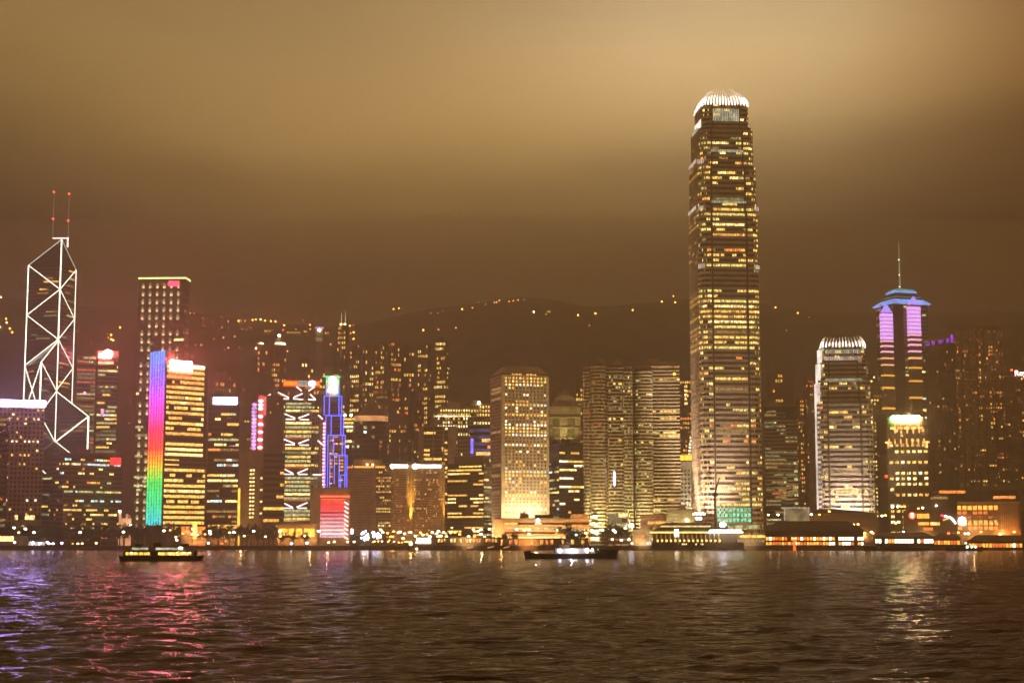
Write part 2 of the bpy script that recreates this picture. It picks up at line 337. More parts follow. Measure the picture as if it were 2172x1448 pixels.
def water():
    rows = []; Y = 55.0
    while Y < 1398: rows.append(Y); Y = Y + min(max(.13, Y * .0025), 6.0)
    rows.append(1397.0); Ys = np.array(rows); n = 760
    s = np.linspace(-.40, .40, n); YY, SS = np.meshgrid(Ys, s, indexing='ij'); XX = YY * SS
    Z = np.zeros_like(XX); DX = np.zeros_like(XX); DY = np.zeros_like(XX); r = np.random.RandomState(3)
    for i in range(100):
        lam = .45 * (8 / .45) ** (r.rand() ** 1.1); ang = math.radians(r.normal(86, 26)); k = 2 * math.pi / lam
        amp = .0056 * lam ** .76 * (.6 + .8 * r.rand()); kx, ky = k * math.cos(ang), k * math.sin(ang); ph = r.rand() * 6.28
        # fade waves the sheet is too coarse for
        spc = np.maximum(YY * .8 / n * abs(math.cos(ang)) + np.gradient(Ys)[:, None] * abs(math.sin(ang)), .01)
        fade = np.clip((lam / spc - 2.5) / 3, 0, 1)
        a = kx * XX + ky * YY + ph
        Z += amp * fade * np.cos(a); DX -= amp * fade * .9 * np.sin(a) * math.cos(ang); DY -= amp * fade * .9 * np.sin(a) * math.sin(ang)
    V = np.stack([XX + DX, YY + DY, Z], -1).reshape(-1, 3); ny = len(Ys)
    V = V.astype(np.float32)
    idx = np.arange(ny * n).reshape(ny, n); Q = np.stack([idx[:-1, :-1], idx[:-1, 1:], idx[1:, 1:], idx[1:, :-1]], -1).reshape(-1, 4)
    me = bpy.data.meshes.new('water'); me.vertices.add(len(V)); me.vertices.foreach_set('co', V.ravel())
    me.loops.add(Q.size); me.loops.foreach_set('vertex_index', Q.ravel().astype(np.int32)); me.polygons.add(len(Q))
    me.polygons.foreach_set('loop_start', np.arange(0, Q.size, 4, dtype=np.int32)); me.update(calc_edges=True); me.shade_smooth()
    m, N, L, b = nodes('sea_water'); b.inputs['Base Color'].default_value = (.056, .024, .010, 1); b.inputs['Specular Tint'].default_value = (1, .86, .70, 1); b.inputs['Roughness'].default_value = .13; b.inputs['IOR'].default_value = 1.33; b.inputs['Specular IOR Level'].default_value = .30
    tc = N.new('ShaderNodeTexCoord'); mp = N.new('ShaderNodeMapping'); mp.inputs['Scale'].default_value = (.6, 1.5, 1); L.new(tc.outputs['Object'], mp.inputs[0])
    n1 = N.new('ShaderNodeTexNoise'); n1.inputs['Scale'].default_value = 2.2; n1.inputs['Detail'].default_value = 5; n1.inputs['Roughness'].default_value = .6; L.new(mp.outputs[0], n1.inputs['Vector'])
    n2 = N.new('ShaderNodeTexNoise'); n2.inputs['Scale'].default_value = .34; n2.inputs['Detail'].default_value = 4; L.new(mp.outputs[0], n2.inputs['Vector'])
    b1 = N.new('ShaderNodeBump'); b1.inputs['Distance'].default_value = .17; b1.inputs['Strength'].default_value = 1; L.new(n1.outputs[0], b1.inputs['Height'])
    b2 = N.new('ShaderNodeBump'); b2.inputs['Distance'].default_value = 1.9; b2.inputs['Strength'].default_value = 1; L.new(n2.outputs[0], b2.inputs['Height']); L.new(b1.outputs[0], b2.inputs['Normal'])
    L.new(b2.outputs[0], b.inputs['Normal']); me.materials.append(m)
    o = bpy.data.objects.new('water', me); C.objects.link(o); tag(o, 'dark choppy brown harbour water', kind='structure')
water()
# ------------------------------------------------------------------ towers on the left
# violet-signed hotel
b = Bld('hotel_tower', 'pale hotel tower with rows of small square windows under a long glowing violet rooftop sign', (-60, 92), 862, 1560, depth=30, yref=960)
b.core(); b.grid('F', 6, b.h, 29, 17, wall('sign_lit_stone', (.52, .38, .32)), .5, .5, .13, 'bright'); b.roof(1, 'concrete')  # wall colour made lighter and rosier for the rooftop sign's light
b.box('sign_board#1', 1, b.w + .6, -.8, .3, b.h + 1.3, b.h + 7.2, 'sign_violet')
for i in range(26): b.box('sign_frame', 2 + i * 2.5, 2.25 + i * 2.5, .35, .7, b.h, b.h + 7.4, 'metal')
b.done()
b = Bld('office_tower', 'dark office tower cut by the left edge, in front of the violet-signed hotel', (-90, 17), 884, 1520, depth=24)
b.core('glass_brown'); b.bands('F', 0, b.h, 24, 'brown', .5, .22, 'dim'); b.roof(1, 'brown'); b.done()
b = Bld('podium_block', 'low pale podium with a row of yellow windows at the foot of the violet-signed hotel', (30, 86), 1092, 1500, depth=18, yref=1100)
b.core(); b.bands('F', 0, b.h, 3, 'concrete', .55, .5, 'green'); b.done()

# faceted glass tower with white light tubes
def prism_tower():
    Y0 = 1780; s = slope(117.5, 900); O = (s * Y0, Y0); r = 38.0; a = math.radians(26) - math.atan(s)
    root = empty('glass_tower', 'dark faceted glass tower outlined by white diagonal light tubes and carrying twin masts', 'skyscraper', (O[0], O[1], G))
    ux, uy = math.cos(a), math.sin(a); vx, vy = -uy, ux
    # L left, N near, R right, Fr far corner of the square plan, O centre
    P = {'O': (0, 0), 'R': (ux * r, uy * r), 'L': (-ux * r, -uy * r), 'N': (-vx * r * -1 * -1, -vy * r * -1 * -1), 'F': (vx * r, vy * r)}
    P['N'] = (-vx * r, -vy * r)
    ca = math.radians(-26) - math.atan(s)
    # left corner nearer than right so the plan reads L(50) N(88) O(120) F(152) R(190)
    P['R'] = (math.cos(ca) * r, math.sin(ca) * r); P['L'] = (-P['R'][0], -P['R'][1])
    P['N'] = (math.sin(ca) * r, -math.cos(ca) * r); P['F'] = (-P['N'][0], -P['N'][1])
    z = lambda py: zy(py, Y0) - G
    H = z(722) - z(829); mid = H / 2
    top = {'LF': z(508), 'LN': z(722), 'FR': z(830), 'NR': z(935)}
    W = MB(); e = []; pal = PALX['dim'] + ['win_yellow', 'win_gold']
    for key, ht in top.items():
        A, B = key[0], key[1]
        pts = [P['O'], P[A], P[B]]
        # counter-clockwise
        cr = (pts[1][0]) * (pts[2][1]) - (pts[1][1]) * (pts[2][0])
        if cr < 0: A, B = B, A; pts = [P['O'], P[A], P[B]]
        W.prism(pts, 0, 0, 'glass', zt=[ht, ht - mid, ht - mid])
    W.build('glass_shaft', root)
    # floor lines and scattered lit floors on the outer and exposed walls
    ex = [('L', 'O', top['LN'], top['LF'] - mid), ('O', 'F', top['FR'], top['LF'] - mid), ('L', 'N', 0, top['LN'] - mid), ('N', 'O', top['NR'], top['LN'] - mid), ('O', 'R', top['NR'], top['FR'] - mid), ('N', 'R', 0, top['NR'] - mid)]
    fr = MB(); k = 0
    for A, B, z0, z1 in ex:
        l = math.dist(P[A], P[B]); zz = z0 + 1
        while zz < z1:
            fr.wbox(P[A], P[B], .3, l - .3, zz, zz + .7, -.1, .15, 'grey')
            if rnd.random() < .30:
                u = rnd.uniform(.5, l * .6); m = MB(); m.wbox(P[A], P[B], u, min(l - .5, u + rnd.uniform(5, l * .8)), zz + .9, zz + 2.7, .02, .12, rnd.choice(pal)); m.build('window', root)
            zz += 4.2
    fr.build('floor_line', root)
    def t(A, za, B, zb, r_=.5, mat='tube_white'):
        m = MB(); k = 1.008
        m.tube((P[A][0] * k, P[A][1] * k, za), (P[B][0] * k, P[B][1] * k, zb), r_, mat, 6); m.build('light_tube', root)
    T = top['LF']
    t('O', top['NR'], 'O', T, .75); t('L', 0, 'L', T - mid, .72); t('F', top['FR'] - mid, 'F', T - mid, .6); t('N', 0, 'N', top['LN'] - mid, .8); t('R', z(955), 'R', top['FR'] - mid, .85)
    t('O', T, 'L', T - mid, .45, emit('tube_faint', (.85, .9, .7), .8, .3)); t('O', T, 'F', T - mid, .4, 'tube_faint')
    m = MB()
    for q, zt in (('L', T), ('F', T)):
        pass
    for i in range(2):
        zb = T - i * H
        t('L', zb - mid, 'O', zb - H); t('F', zb - mid, 'O', zb - H)
        t('O', zb - H, 'L', zb - H - mid); t('O', zb - H, 'F', zb - H - mid)
    t('F', T - 2 * H - mid, 'O', T - 3 * H)
    zl = top['LN']
    t('O', zl, 'N', zl - mid); t('N', zl - mid, 'O', zl - H); t('O', zl - H, 'N', zl - H - mid); t('N', zl - H - mid, 'O', zl - 2 * H); t('O', zl - 2 * H, 'N', zl - 2 * H - mid)
    t('L', zl - mid, 'N', zl - mid - H); t('N', zl - mid, 'L', zl - mid - H); t('L', zl - mid - H, 'N', zl - mid - 2 * H); t('N', zl - mid - H, 'L', zl - mid - 2 * H)
    zr = top['FR']; t('O', zr, 'R', zr - mid); t('R', zr - mid, 'O', zr - H, .7)
    zn = top['NR']; t('O', zn, 'R', zn - mid, .5); t('N', zn - mid, 'R', zn - mid - H)
    # top frame and masts
    fm = MB(); x0, x1 = -10.3, 6.6
    zt = z(505); fm.tube((x0, 1, zt), (x1, 1, zt), .7, 'glow_pink'); fm.tube((x1, 1, zt + 1), (x1, 1, zt - 10), .9, 'glow_pink'); fm.tube((x0, 1, zt), (x0, 1, zt - 10), .35, 'metal'); fm.tube((x0, 1, zt), (0, 1, zt - 5), .3, 'metal'); fm.build('roof_frame', root)
    for x, ztop, py2 in ((x0, z(407), 464), (x1, z(411), 468)):
        m = MB(); m.tube((x, 1, zt), (x, 1, ztop - 28), .55, emit('mast_lit', (1, .62, .50), .16, .3), r2=.5); m.tube((x, 1, ztop - 28), (x, 1, ztop), .45, 'mast_lit', r2=.3); mo = m.build('mast', root)  # masts glow faintly, floodlight on them put into the material
        for zz in (ztop, z(py2)):
            m = MB(); m.ball((x - .2, .6, zz), 1.15, 'lamp_red'); m.build('beacon', mo)
prism_tower()

b = Bld('office_tower', 'hazy office tower with banded floors and a pink glowing rooftop sign behind the faceted tower', (160, 248), 756, 1860, depth=30, yref=880)
b.core('glass_brown'); b.bands('F', 10, b.h, 44, 'grey', .5, .55, 'dim', u1=b.w * .46, full=.15); b.bands('F', 10, b.h + 4, 45, 'grey', .5, .5, 'cool', u0=b.w * .5, full=.15)
b.box('wall', b.w * .48, b.w, 1, b.d, 0, b.h + 8, 'grey'); b.roof(1)
m = b.p('sign'); m.ball((b.w * .74, -1.5, b.h + 4.0), 5, 'sign_pink', sq=(1, .3, 1)); m.box(b.w * .52, b.w * .82, -1.6, -.6, b.h - 1, b.h + 3.9, 'sign_pink')
b.box('light_strip', b.w * .61, b.w * .68, -.9, -.3, b.z(882), b.z(866), 'win_pink'); b.box('light_strip#b', b.w * .18, b.w * .24, -.9, -.3, b.z(836), b.z(830), 'win_pink'); b.done()
b = Bld('slab_tower', 'dim brown tower squeezed between the red-signed block and the tall tower with dotted lights', (246, 290), 872, 1800, depth=24)
b.core('brown'); b.grid('F', 0, b.h, 40, 6, 'brown', .4, .4, .04, 'warm'); b.roof(1, 'brown'); b.done()

b = Bld('office_block', 'low brown office block with dark ribbon floors, scattered white-lit windows and a square red sign', (106, 135, 258), 962, 1560, phi=28, yref=1030)
b.core('glass_brown'); 
for k in 'FL': b.bands(k, 4, b.h - 4, 18, 'brown', .55, .42 if k == 'F' else .15, 'mix', run=3, mod=2.4)
b.box('wall', 0, b.w, 0, b.d, b.h - 4, b.h, 'brown'); b.roof(2, 'brown')
m = b.p('sign_panel'); u = b.u(233, 975); b.wb('sign_panel', 'F', u, b.u(255, 975), b.z(982), b.z(966), .6, 1.6, 'red')
b.done()
b = Bld('office_block', 'narrow low block with green-white windows beside the foot of the faceted tower', (88, 108), 1004, 1600, depth=20, yref=1050)
b.core('glass_brown'); b.bands('F', 0, b.h, 18, 'grey', .5, .5, 'green'); b.done()

# tall tower with dotted light columns
b = Bld('skyscraper', 'tall square tower with columns of light dots and a bright roof edge', (289, 388, 398), 590, 1720, phi=-14, yref=800)
b.core('brown'); nfl = 62
for k in 'FR': b.bands(k, 6, b.h - 3, nfl, 'grey', .42, (lambda t: .22 if t < .55 else .05), 'green' if k == 'F' else 'dim', piers=0)
dots = []
for i in range(31):
    zz = b.h - 9 - i * (b.h - 20) / 31
    for j in range(6):
        if rnd.random() < .06: continue
        u = b.w * (.10 + j * .152)
        m = MB(); m.wbox(*b.W['F'], u - 1.1, u + 1.1, zz - 1.6, zz + .4, .4, .9, 'facade_dot' if emit('facade_dot', (1, .74, .36), .95, .6) else ''); m.wbox(*b.W['F'], u - .7, u + .7, zz + 2.3, zz + 3.6, .4, .8, emit('facade_dot_dim', (.9, .68, .32), .45, .5)); m.wbox(*b.W['F'], u - 1.9, u + 1.9, zz + .9, zz + 1.7, .4, .7, 'facade_dot_dim'); dots.append(m)
for m in dots[:100]: m.build('facade_light', b.root)
mm = MB()
for m in dots[100:]:
    o = len(mm.v); mm.v += m.v; mm.f += [tuple(i + o for i in f) for f in m.f]; mm.m += [mm.mi(m.names[i]) for i in m.m]
tag(mm.build('facade_light', b.root), kind='stuff')
for i in range(30):
    zz = 12 + i * (b.h - 24) / 30; b.wb('facade_rib', 'R', .5, b.d - .5, zz, zz + 2.2, .4, .6, 'metal')
b.box('roof_edge_light', -.6, b.w + .6, -1, -.2, b.h - .6, b.h + 1.0, emit('edge_lime', (.75, .85, .30), 1.6, .2)); b.wb('roof_edge_light', 'R', 0, b.d, b.h - .6, b.h + 1.0, .5, 1.1, 'edge_lime')
b.wb('sign', 'F', b.w * .665, b.w * .87, b.z(607), b.z(596), .6, 1.3, emit('sign_crimson', (1, .05, .12), 2.4, .3)); m = b.p('sign'); m.ball((b.w * .69, -1.4, b.z(601.5)), 3.0, 'sign_crimson', sq=(1, .3, 1))
b.box('wall', 0, b.w, 0, b.d, b.h - 3, b.h, 'grey'); b.done()

# rainbow tower
b = Bld('skyscraper', 'office tower with gold-lit floors, rainbow light strips and a pink-white rooftop sign', (313, 346, 436), 770, 1560, phi=30, yref=1000)
b.core('glass_brown')
hh = b.z(742); b.box('wall', -.01, 9, 0, b.d, b.h, hh, 'grey')
b.bands('F', 8, b.z(992), 13, 'brown', .42, .85, 'gold', full=.3, run=3, u0=1); b.bands('F', b.z(990), b.z(970), 2, 'brown', .42, .0, 'gold', u0=1); b.bands('F', b.z(970), b.h - 1, 18, 'brown', .42, .8, 'gold', full=.3, run=3, u0=1, u1=b.w * .93)
for zz in (b.z(988), b.z(978)): b.win('F', 1.5, b.w * .36, zz, zz + 2.4, 'win_yellow')
def rainbow(name, strength):
    m, N, L, q = nodes(name); q.inputs['Base Color'].default_value = (.05, .05, .05, 1)
    tc = N.new('ShaderNodeTexCoord'); sp = N.new('ShaderNodeSeparateXYZ'); L.new(tc.outputs['Object'], sp.inputs[0])
    mr = N.new('ShaderNodeMapRange'); mr.inputs[1].default_value = b.z(1110); mr.inputs[2].default_value = hh; L.new(sp.outputs[2], mr.inputs[0])
    cr = N.new('ShaderNodeValToRGB'); L.new(mr.outputs[0], cr.inputs[0]); e = cr.color_ramp
    P = [(0, (.02, .55, .60)), (.10, (.02, .60, .25)), (.24, (.05, .62, .08)), (.31, (.45, .50, .03)), (.36, (.85, .30, .02)), (.43, (.95, .06, .03)), (.54, (.95, .03, .12)), (.66, (.85, .05, .55)), (.76, (.55, .09, .95)), (.86, (.22, .14, 1)), (1, (.10, .28, 1))]
    e.elements[0].position = 0; e.elements[0].color = P[0][1] + (1,); e.elements[1].position = 1; e.elements[1].color = P[-1][1] + (1,)
    for p, c in P[1:-1]: k = e.elements.new(p); k.color = c + (1,)
    L.new(cr.outputs[0], q.inputs['Emission Color'])
    wv = N.new('ShaderNodeTexNoise'); wv.inputs['Scale'].default_value = .35; L.new(tc.outputs['Object'], wv.inputs['Vector'])
    m2 = N.new('ShaderNodeMapRange'); m2.inputs[1].default_value = .35; m2.inputs[2].default_value = .65; m2.inputs[3].default_value = strength * .7; m2.inputs[4].default_value = strength * 1.35
    L.new(wv.outputs[0], m2.inputs[0]); L.new(m2.outputs[0], q.inputs['Emission Strength']); MATS[name] = m; return name
rainbow('led_rainbow', 2.7); rainbow('led_rainbow_dim', 1.1)
nst = 6; sw = b.d / nst
for i in range(nst):
    m = MB(); m.wbox(*b.W['L'], i * sw + sw * .22, i * sw + sw * .78, b.z(1113), hh, .5, .9, 'led_rainbow'); m.build('light_strip', b.root)
for i in range(48):
    zz = b.z(1113) + i * (hh - b.z(1113) - 2) / 48; b.wb('light_rung', 'L', .2, b.d - .2, zz, zz + 1.6, .2, .45, 'led_rainbow_dim')
u0, u1 = b.u(361, 772), b.u(406, 772); b.wb('rooftop_sign', 'F', u0, u1, b.z(784), b.z(763), .8, 1.8, 'sign_pink')
b.wb('sign_light', 'F', u1, b.w * .92, b.z(775), b.z(771), .6, 1.2, 'hot_gold' if 0 else 'win_hot'); b.roof(1, 'grey'); b.done()

b = Bld('office_tower', 'dark office tower with a white-violet rooftop sign and broken yellow ribbons of windows', (440, 506), 838, 1620, depth=30, yref=980)
b.core('glass'); b.bands('F', 4, b.z(864), 26, 'dark', .5, .42, 'mix', full=.12, piers=2, run=4)
b.wb('sign_board', 'F', b.u(452, 850), b.u(503, 850), b.z(857), b.z(842), .5, 1.5, 'sign_lilac'); b.wb('wall', 'F', 0, b.w, b.z(862), b.h, -.3, .3, 'dark')
for i in range(3): b.win('F', b.w * (.6 + .1 * (i % 2)), b.w * (.75 + .1 * (i % 2)), b.z(886 + i * 62), b.z(882 + i * 62), 'win_pink')
b.roof(1, 'dark'); b.done()
b = Bld('apartment_tower', 'slim hazy apartment tower with a line of amber windows right of the violet-signed tower', (504, 540), 832, 1780, depth=20)
b.core('grey'); b.grid('F', 0, b.h, 34, 6, 'grey', .5, .4, .18, 'warm', clus=1); b.roof(1); b.done()

# pale twin-windowed hall and its brown neighbour
b = Bld('office_block', 'plain pale office block with a double column of small lit windows', (507, 558), 958, 1520, depth=22, yref=1040)
b.core('tan'); P = b.p('wall')
for u0, u1 in ((0, .18), (.22, .38), (.68, .86)): P.wbox(*b.W['F'], b.w * u0, b.w * u1, 0, b.h, -.1, .5, 'tan')
for i in range(13):
    zz = b.z(1098 - i * 8.3)
    for u in (.43, .55): b.wb('wall', 'F', b.w * u - .3, b.w * (u + .10) + .3, zz - .4, zz + 2.2, .0, .05, 'dark'); b.win('F', b.w * u, b.w * (u + .09), zz, zz + 1.7, 'win_cream')
    b.wb('wall', 'F', b.w * .88, b.w * .98, zz, zz + 1.6, .0, .06, 'dark')
    if i in (4, 7, 10, 1): b.win('F', b.w * .88, b.w * .97, zz, zz + 1.6, 'win_cream')
b.roof(1, 'tan'); b.flood(b.w * .1, 8, 4e4, (1, .7, .45), 0, 60); b.done()
b = Bld('office_block', 'brown office block with a dark front and a few orange ribbon windows', (558, 603), 962, 1518, depth=22, yref=1040)
b.core('glass_brown'); b.bands('F', 8, b.h, 14, 'brown', .5, .28, 'warm'); b.box('wall', -.2, b.w, -.5, 2, 0, 8, 'tan'); b.roof(1, 'brown')
b.done()
b = Bld('light_column', 'tall yellow glowing light column standing at the edge of the pale block', (504, 509), 1035, 1500, depth=2, yref=1080, cat='light column')
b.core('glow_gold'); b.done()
b = Bld('office_tower', 'brown tower edged with a red and white stack of ball lights, behind the pale block', (532, 600), 842, 1660, depth=26, yref=900)
b.core('brown'); b.grid('F', 0, b.h, 34, 9, 'brown', .35, .4, .03, 'warm'); b.roof(1, 'brown')
for i in range(14):
    m = MB(); m.ball((b.w * .10, -1.6, b.z(858 + i * 7.7)), 2.2, emit('ball_lilac', (.85, .42, 1), 1.1, .5, (.2, .2, .2)) if i < 13 else 'red', 10, 6, (1.2, .6, .8)); m.build('ball_light', b.root)
for i in range(15):
    m = MB(); c = b.z(842 + i * 8.2)
    if i % 2 or i == 2: m.ball((b.w * .30, -1.9, c), 2.5, emit('ball_white', (1, .72, .82), 1.6, .3), 10, 6, (1.1, .6, .8))
    else: m.box(b.w * .225, b.w * .375, -2, -.8, c - 1.9, c + 1.9, emit('panel_red', (1, .06, .07), .95, .4))
    m.build('ball_light', b.root)
b.box('light_strip', b.w * .38, b.w * .47, -1.2, -.4, b.z(880), b.z(840), emit('panel_pink', (1, .16, .14), .8, .4)); b.done()

# suspended-truss bank
def truss_bank():
    b = Bld('bank_tower', 'steel bank tower with pink-floodlit V trusses, green-lit floors and an orange roof sign bar', (572, 688), 832, 1700, depth=34, yref=950, cat='skyscraper')
    z = b.z; U = lambda x: b.u(x, 950)
    b.parts['wall'] = MB(); P = b.p('wall')
    P.box(U(604), U(660), 3, b.d, 0, z(838), 'glass'); P.box(U(592), U(676), 4, b.d - 2, 0, z(870), 'glass')
    P.box(U(580), U(688), 5, b.d - 4, 0, z(895), 'grey'); P.box(U(616), U(664), 6, b.d - 8, z(838), z(822), 'dark')
    b.W['C'] = ((U(604), 3), (U(660), 3)); b.W['D'] = ((U(594), 4), (U(604), 4)); b.W['E'] = ((U(660), 4), (U(676), 4))
    lv = [(852, 875), (893, 930), (947, 992), (1010, 1062), (1080, 1106)]
    for a, c in lv:
        n = max(2, int((c - a) / 7.6)); b.bands('C', z(c), z(a), n, 'grey', .4, .95, 'green', full=.85, off=0); b.bands('E', z(c), z(a), n, 'grey', .4, .7, 'green', off=0); b.bands('D', z(c), z(a), n, 'grey', .4, .5, 'green')
    # ladder masts
    for x, ya, yb in ((583, 818, 880), (649, 818, 872), (597, 870, 1100), (664, 868, 1100), (676, 872, 1034)):
        m = MB(); u = U(x)
        for du in (-1.9, 1.9):
            for dv in (0, 3.4): m.tube((u + du, dv, z(yb)), (u + du, dv, z(ya)), .42, 'metal', 6)
        k = 0; zz = z(yb)
        while zz < z(ya) - 1: m.box(u - 2, u + 2, -.3, .3, zz, zz + .5, 'metal'); m.box(u - 2, u + 2, 3.2, 3.7, zz, zz + .5, 'metal'); zz += 3.9
        m.build('mast', b.root)
    def bar(x0, y0, x1, y1, r=.75, mat='glow_pink'):
        m = MB(); m.tube((U(x0), -1.2, z(y0)), (U(x1), -1.2, z(y1)), r, mat, 6); m.build('truss', b.root)  # trusses emit pinkish light in place of floodlights shining on them
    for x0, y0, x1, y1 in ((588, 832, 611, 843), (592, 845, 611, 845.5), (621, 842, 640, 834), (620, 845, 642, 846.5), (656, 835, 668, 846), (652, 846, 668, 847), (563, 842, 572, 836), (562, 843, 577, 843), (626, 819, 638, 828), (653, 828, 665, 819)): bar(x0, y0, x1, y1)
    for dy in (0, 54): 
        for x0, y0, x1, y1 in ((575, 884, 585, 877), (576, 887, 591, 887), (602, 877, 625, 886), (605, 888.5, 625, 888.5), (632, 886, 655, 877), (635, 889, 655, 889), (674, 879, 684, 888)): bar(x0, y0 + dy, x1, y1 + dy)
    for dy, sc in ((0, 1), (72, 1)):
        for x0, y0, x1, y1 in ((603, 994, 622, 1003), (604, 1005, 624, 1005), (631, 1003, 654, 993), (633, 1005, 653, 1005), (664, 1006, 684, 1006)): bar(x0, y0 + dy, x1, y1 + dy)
    for yy in (928, 990, 1060): m = MB(); m.box(U(604), U(652), 1.2, 2, z(yy + 1.2), z(yy), emit('strip_red', (1, .06, .03), .9, .3)); m.build('red_light_strip', b.root)
    # sign bar
    m = MB(); m.box(U(598), U(677), 1, 3.5, z(818.5), z(806), 'red_bar' if emit('red_bar', (1, .035, .01), 1.3, .2) else ''); sg = m.build('sign_bar', b.root)
    m = MB(); m.box(U(600), U(628), .4, .95, z(816.5), z(808), 'sign_orange'); m.box(U(667.5), U(675.5), .4, .95, z(816.5), z(808), 'sign_orange'); m.build('orange_panel', sg)
    m = MB(); m.box(U(629), U(652), .4, .95, z(817.5), z(807), emit('panel_teal', (.34, .58, .50), .75, .1)); pn = m.build('letter_panel', sg)
    fc = bpy.data.curves.new('lettering', 'FONT'); fc.body = 'HSBC'; fc.size = 5.2; fc.extrude = .15; fc.align_x = 'CENTER'; fc.align_y = 'CENTER'; fc.materials.append(MATS['dark'])
    text_mesh(fc, sg, (U(640.5), .1, z(812.2)))
    m = MB(); m.ball((U(660), .6, z(812)), 3.3, emit('sign_magenta', (1, .50, 1), 5, 0), 10, 6, (1.25, .3, 1)); m.build('emblem', sg)
    # candy striped light columns
    for i in range(19):
        yy = 892 + i * 7.6; m = MB(); m.box(U(684.5), U(691), -2, -.6, z(yy + 3.7), z(yy), 'panel_red'); m.build('light_block', b.root)
        m = MB(); m.ball((U(687.6), -1.5, z(yy + 5.6)), 1.75, 'ball_white', 8, 5, (1.0, .5, 1)); m.build('light_block', b.root)
    b.wb('plinth', 'F', 0, b.w, 0, 4, -1, 2, 'concrete'); b.flood(b.w * .4, 14, 9e4, (.9, 1, .75), 0, 80)
    b.done()
truss_bank()

# stepped tower in blue neon
def neon_tower():
    b = Bld('stepped_tower', 'slender stepped tower outlined in blue neon tubes with a green neon cap', (684, 740), 797, 1640, depth=24, yref=900, cat='skyscraper')
    z = b.z; U = lambda x: b.u(x, 900); P = b.p('wall')
    T = [(690, 719, 838, 797), (687, 724.6, 880, 838.5), (690.5, 729, 922, 880), (695, 733, 965, 922), (697, 738, 1110, 965)]
    for i, (a, c, yb, yt) in enumerate(T): P.box(U(a), U(c), 4.5 - i, b.d - i * .1, z(yb) if i < 4 else 0, z(yt), 'grey' if i != 3 else 'concrete')
    b.W['T'] = ((U(700), 0), (U(733), 0))
    for yy in range(925, 1030, 7):
        for xa, xb in ((700, 707), (710, 717), (721, 729)):
            if rnd.random() < .6: b.wins.append(('T', U(xa) - U(700), U(xb) - U(700), z(yy + 3), z(yy), .15, rnd.choice(PALX['warm'] + ['win_yellow', 'win_pink'])))
    for i, (a, c, yb, yt) in enumerate(T[1:4]):
        for j in range(4): 
            if rnd.random() < .8: b.box('window_trim#%d%d' % (i, j), U(a + 14), U(c - 8), 4.5 - i - 1 - .25, 4.5 - i - 1 - .02, z(yb - 6 - j * 7), z(yb - 9 - j * 7), 'dark')
    def tube(x0, y0, x1, y1, v, mat='neon_blue', r=.42):
        m = MB(); m.tube((U(x0), v, z(y0)), (U(x1), v, z(y1)), r, mat, 6); m.build('neon_tube', b.root)
    tube(683.5, 797.5, 721, 797.5, 2.6, 'neon_green', .7)
    for x in (691, 717.5): tube(x, 816, x, 797, 3, 'neon_green', .5); tube(x, 838, x, 816, 3)
    tube(686, 839, 724.6, 839, 2.2); [tube(x, 880, x, 839, 2.2) for x in (687, 698, 718.5, 724.4)]
    tube(690, 880.5, 728.8, 880.5, 1.6); [tube(x, 922, x, 880.5, 1.6) for x in (691, 702.5, 723, 728.6)]; tube(690.5, 1033, 690.5, 922, 1.6)
    tube(695.5, 922.5, 733, 922.5, 1); [tube(x, 1033 if x < 709 else 965, x, 922.5, 1) for x in (696, 708, 726.5, 732.6)]
    tube(709, 965, 737.6, 965, .4); [tube(x, 1033, x, 965, .2) for x in (710.5, 720.5, 733, 737)]
    tube(724, 1007, 736, 1007, 0); tube(724, 1033, 724, 1007, 0); tube(701, 1033, 701, 965, .4)
    # glowing ribbon knot on the top box
    m = MB()
    pts = [(-5, 6), (-1, 9), (3, 7), (5, 3), (0, 1), (-4, -2), (-5, -6), (-1, -5)]
    pts2 = [(-4, 3), (0, 4.5), (4, 0), (4.5, -4), (1, -7)]
    cx, cz = U(704.5), z(817)
    for Q, mt in ((pts, 'sign_white'), (pts2, 'sign_white')):
        for p, q in zip(Q, Q[1:]): m.tube((cx + p[0] * .75, 2.8, cz + p[1]), (cx + q[0] * .75, 2.8, cz + q[1]), 1.25, mt, 6)
    m.tube((cx - 2.5, 1.7, cz + 2.8), (cx + 3.6, 1.7, cz + .6), .75, emit('sign_blue', (.1, .5, 1), 2, 0), 6); m.ball((cx + 3.4, 2.2, cz - 6.5), 1.5, 'sign_green'); m.build('emblem', b.root)
    b.done()
neon_tower()

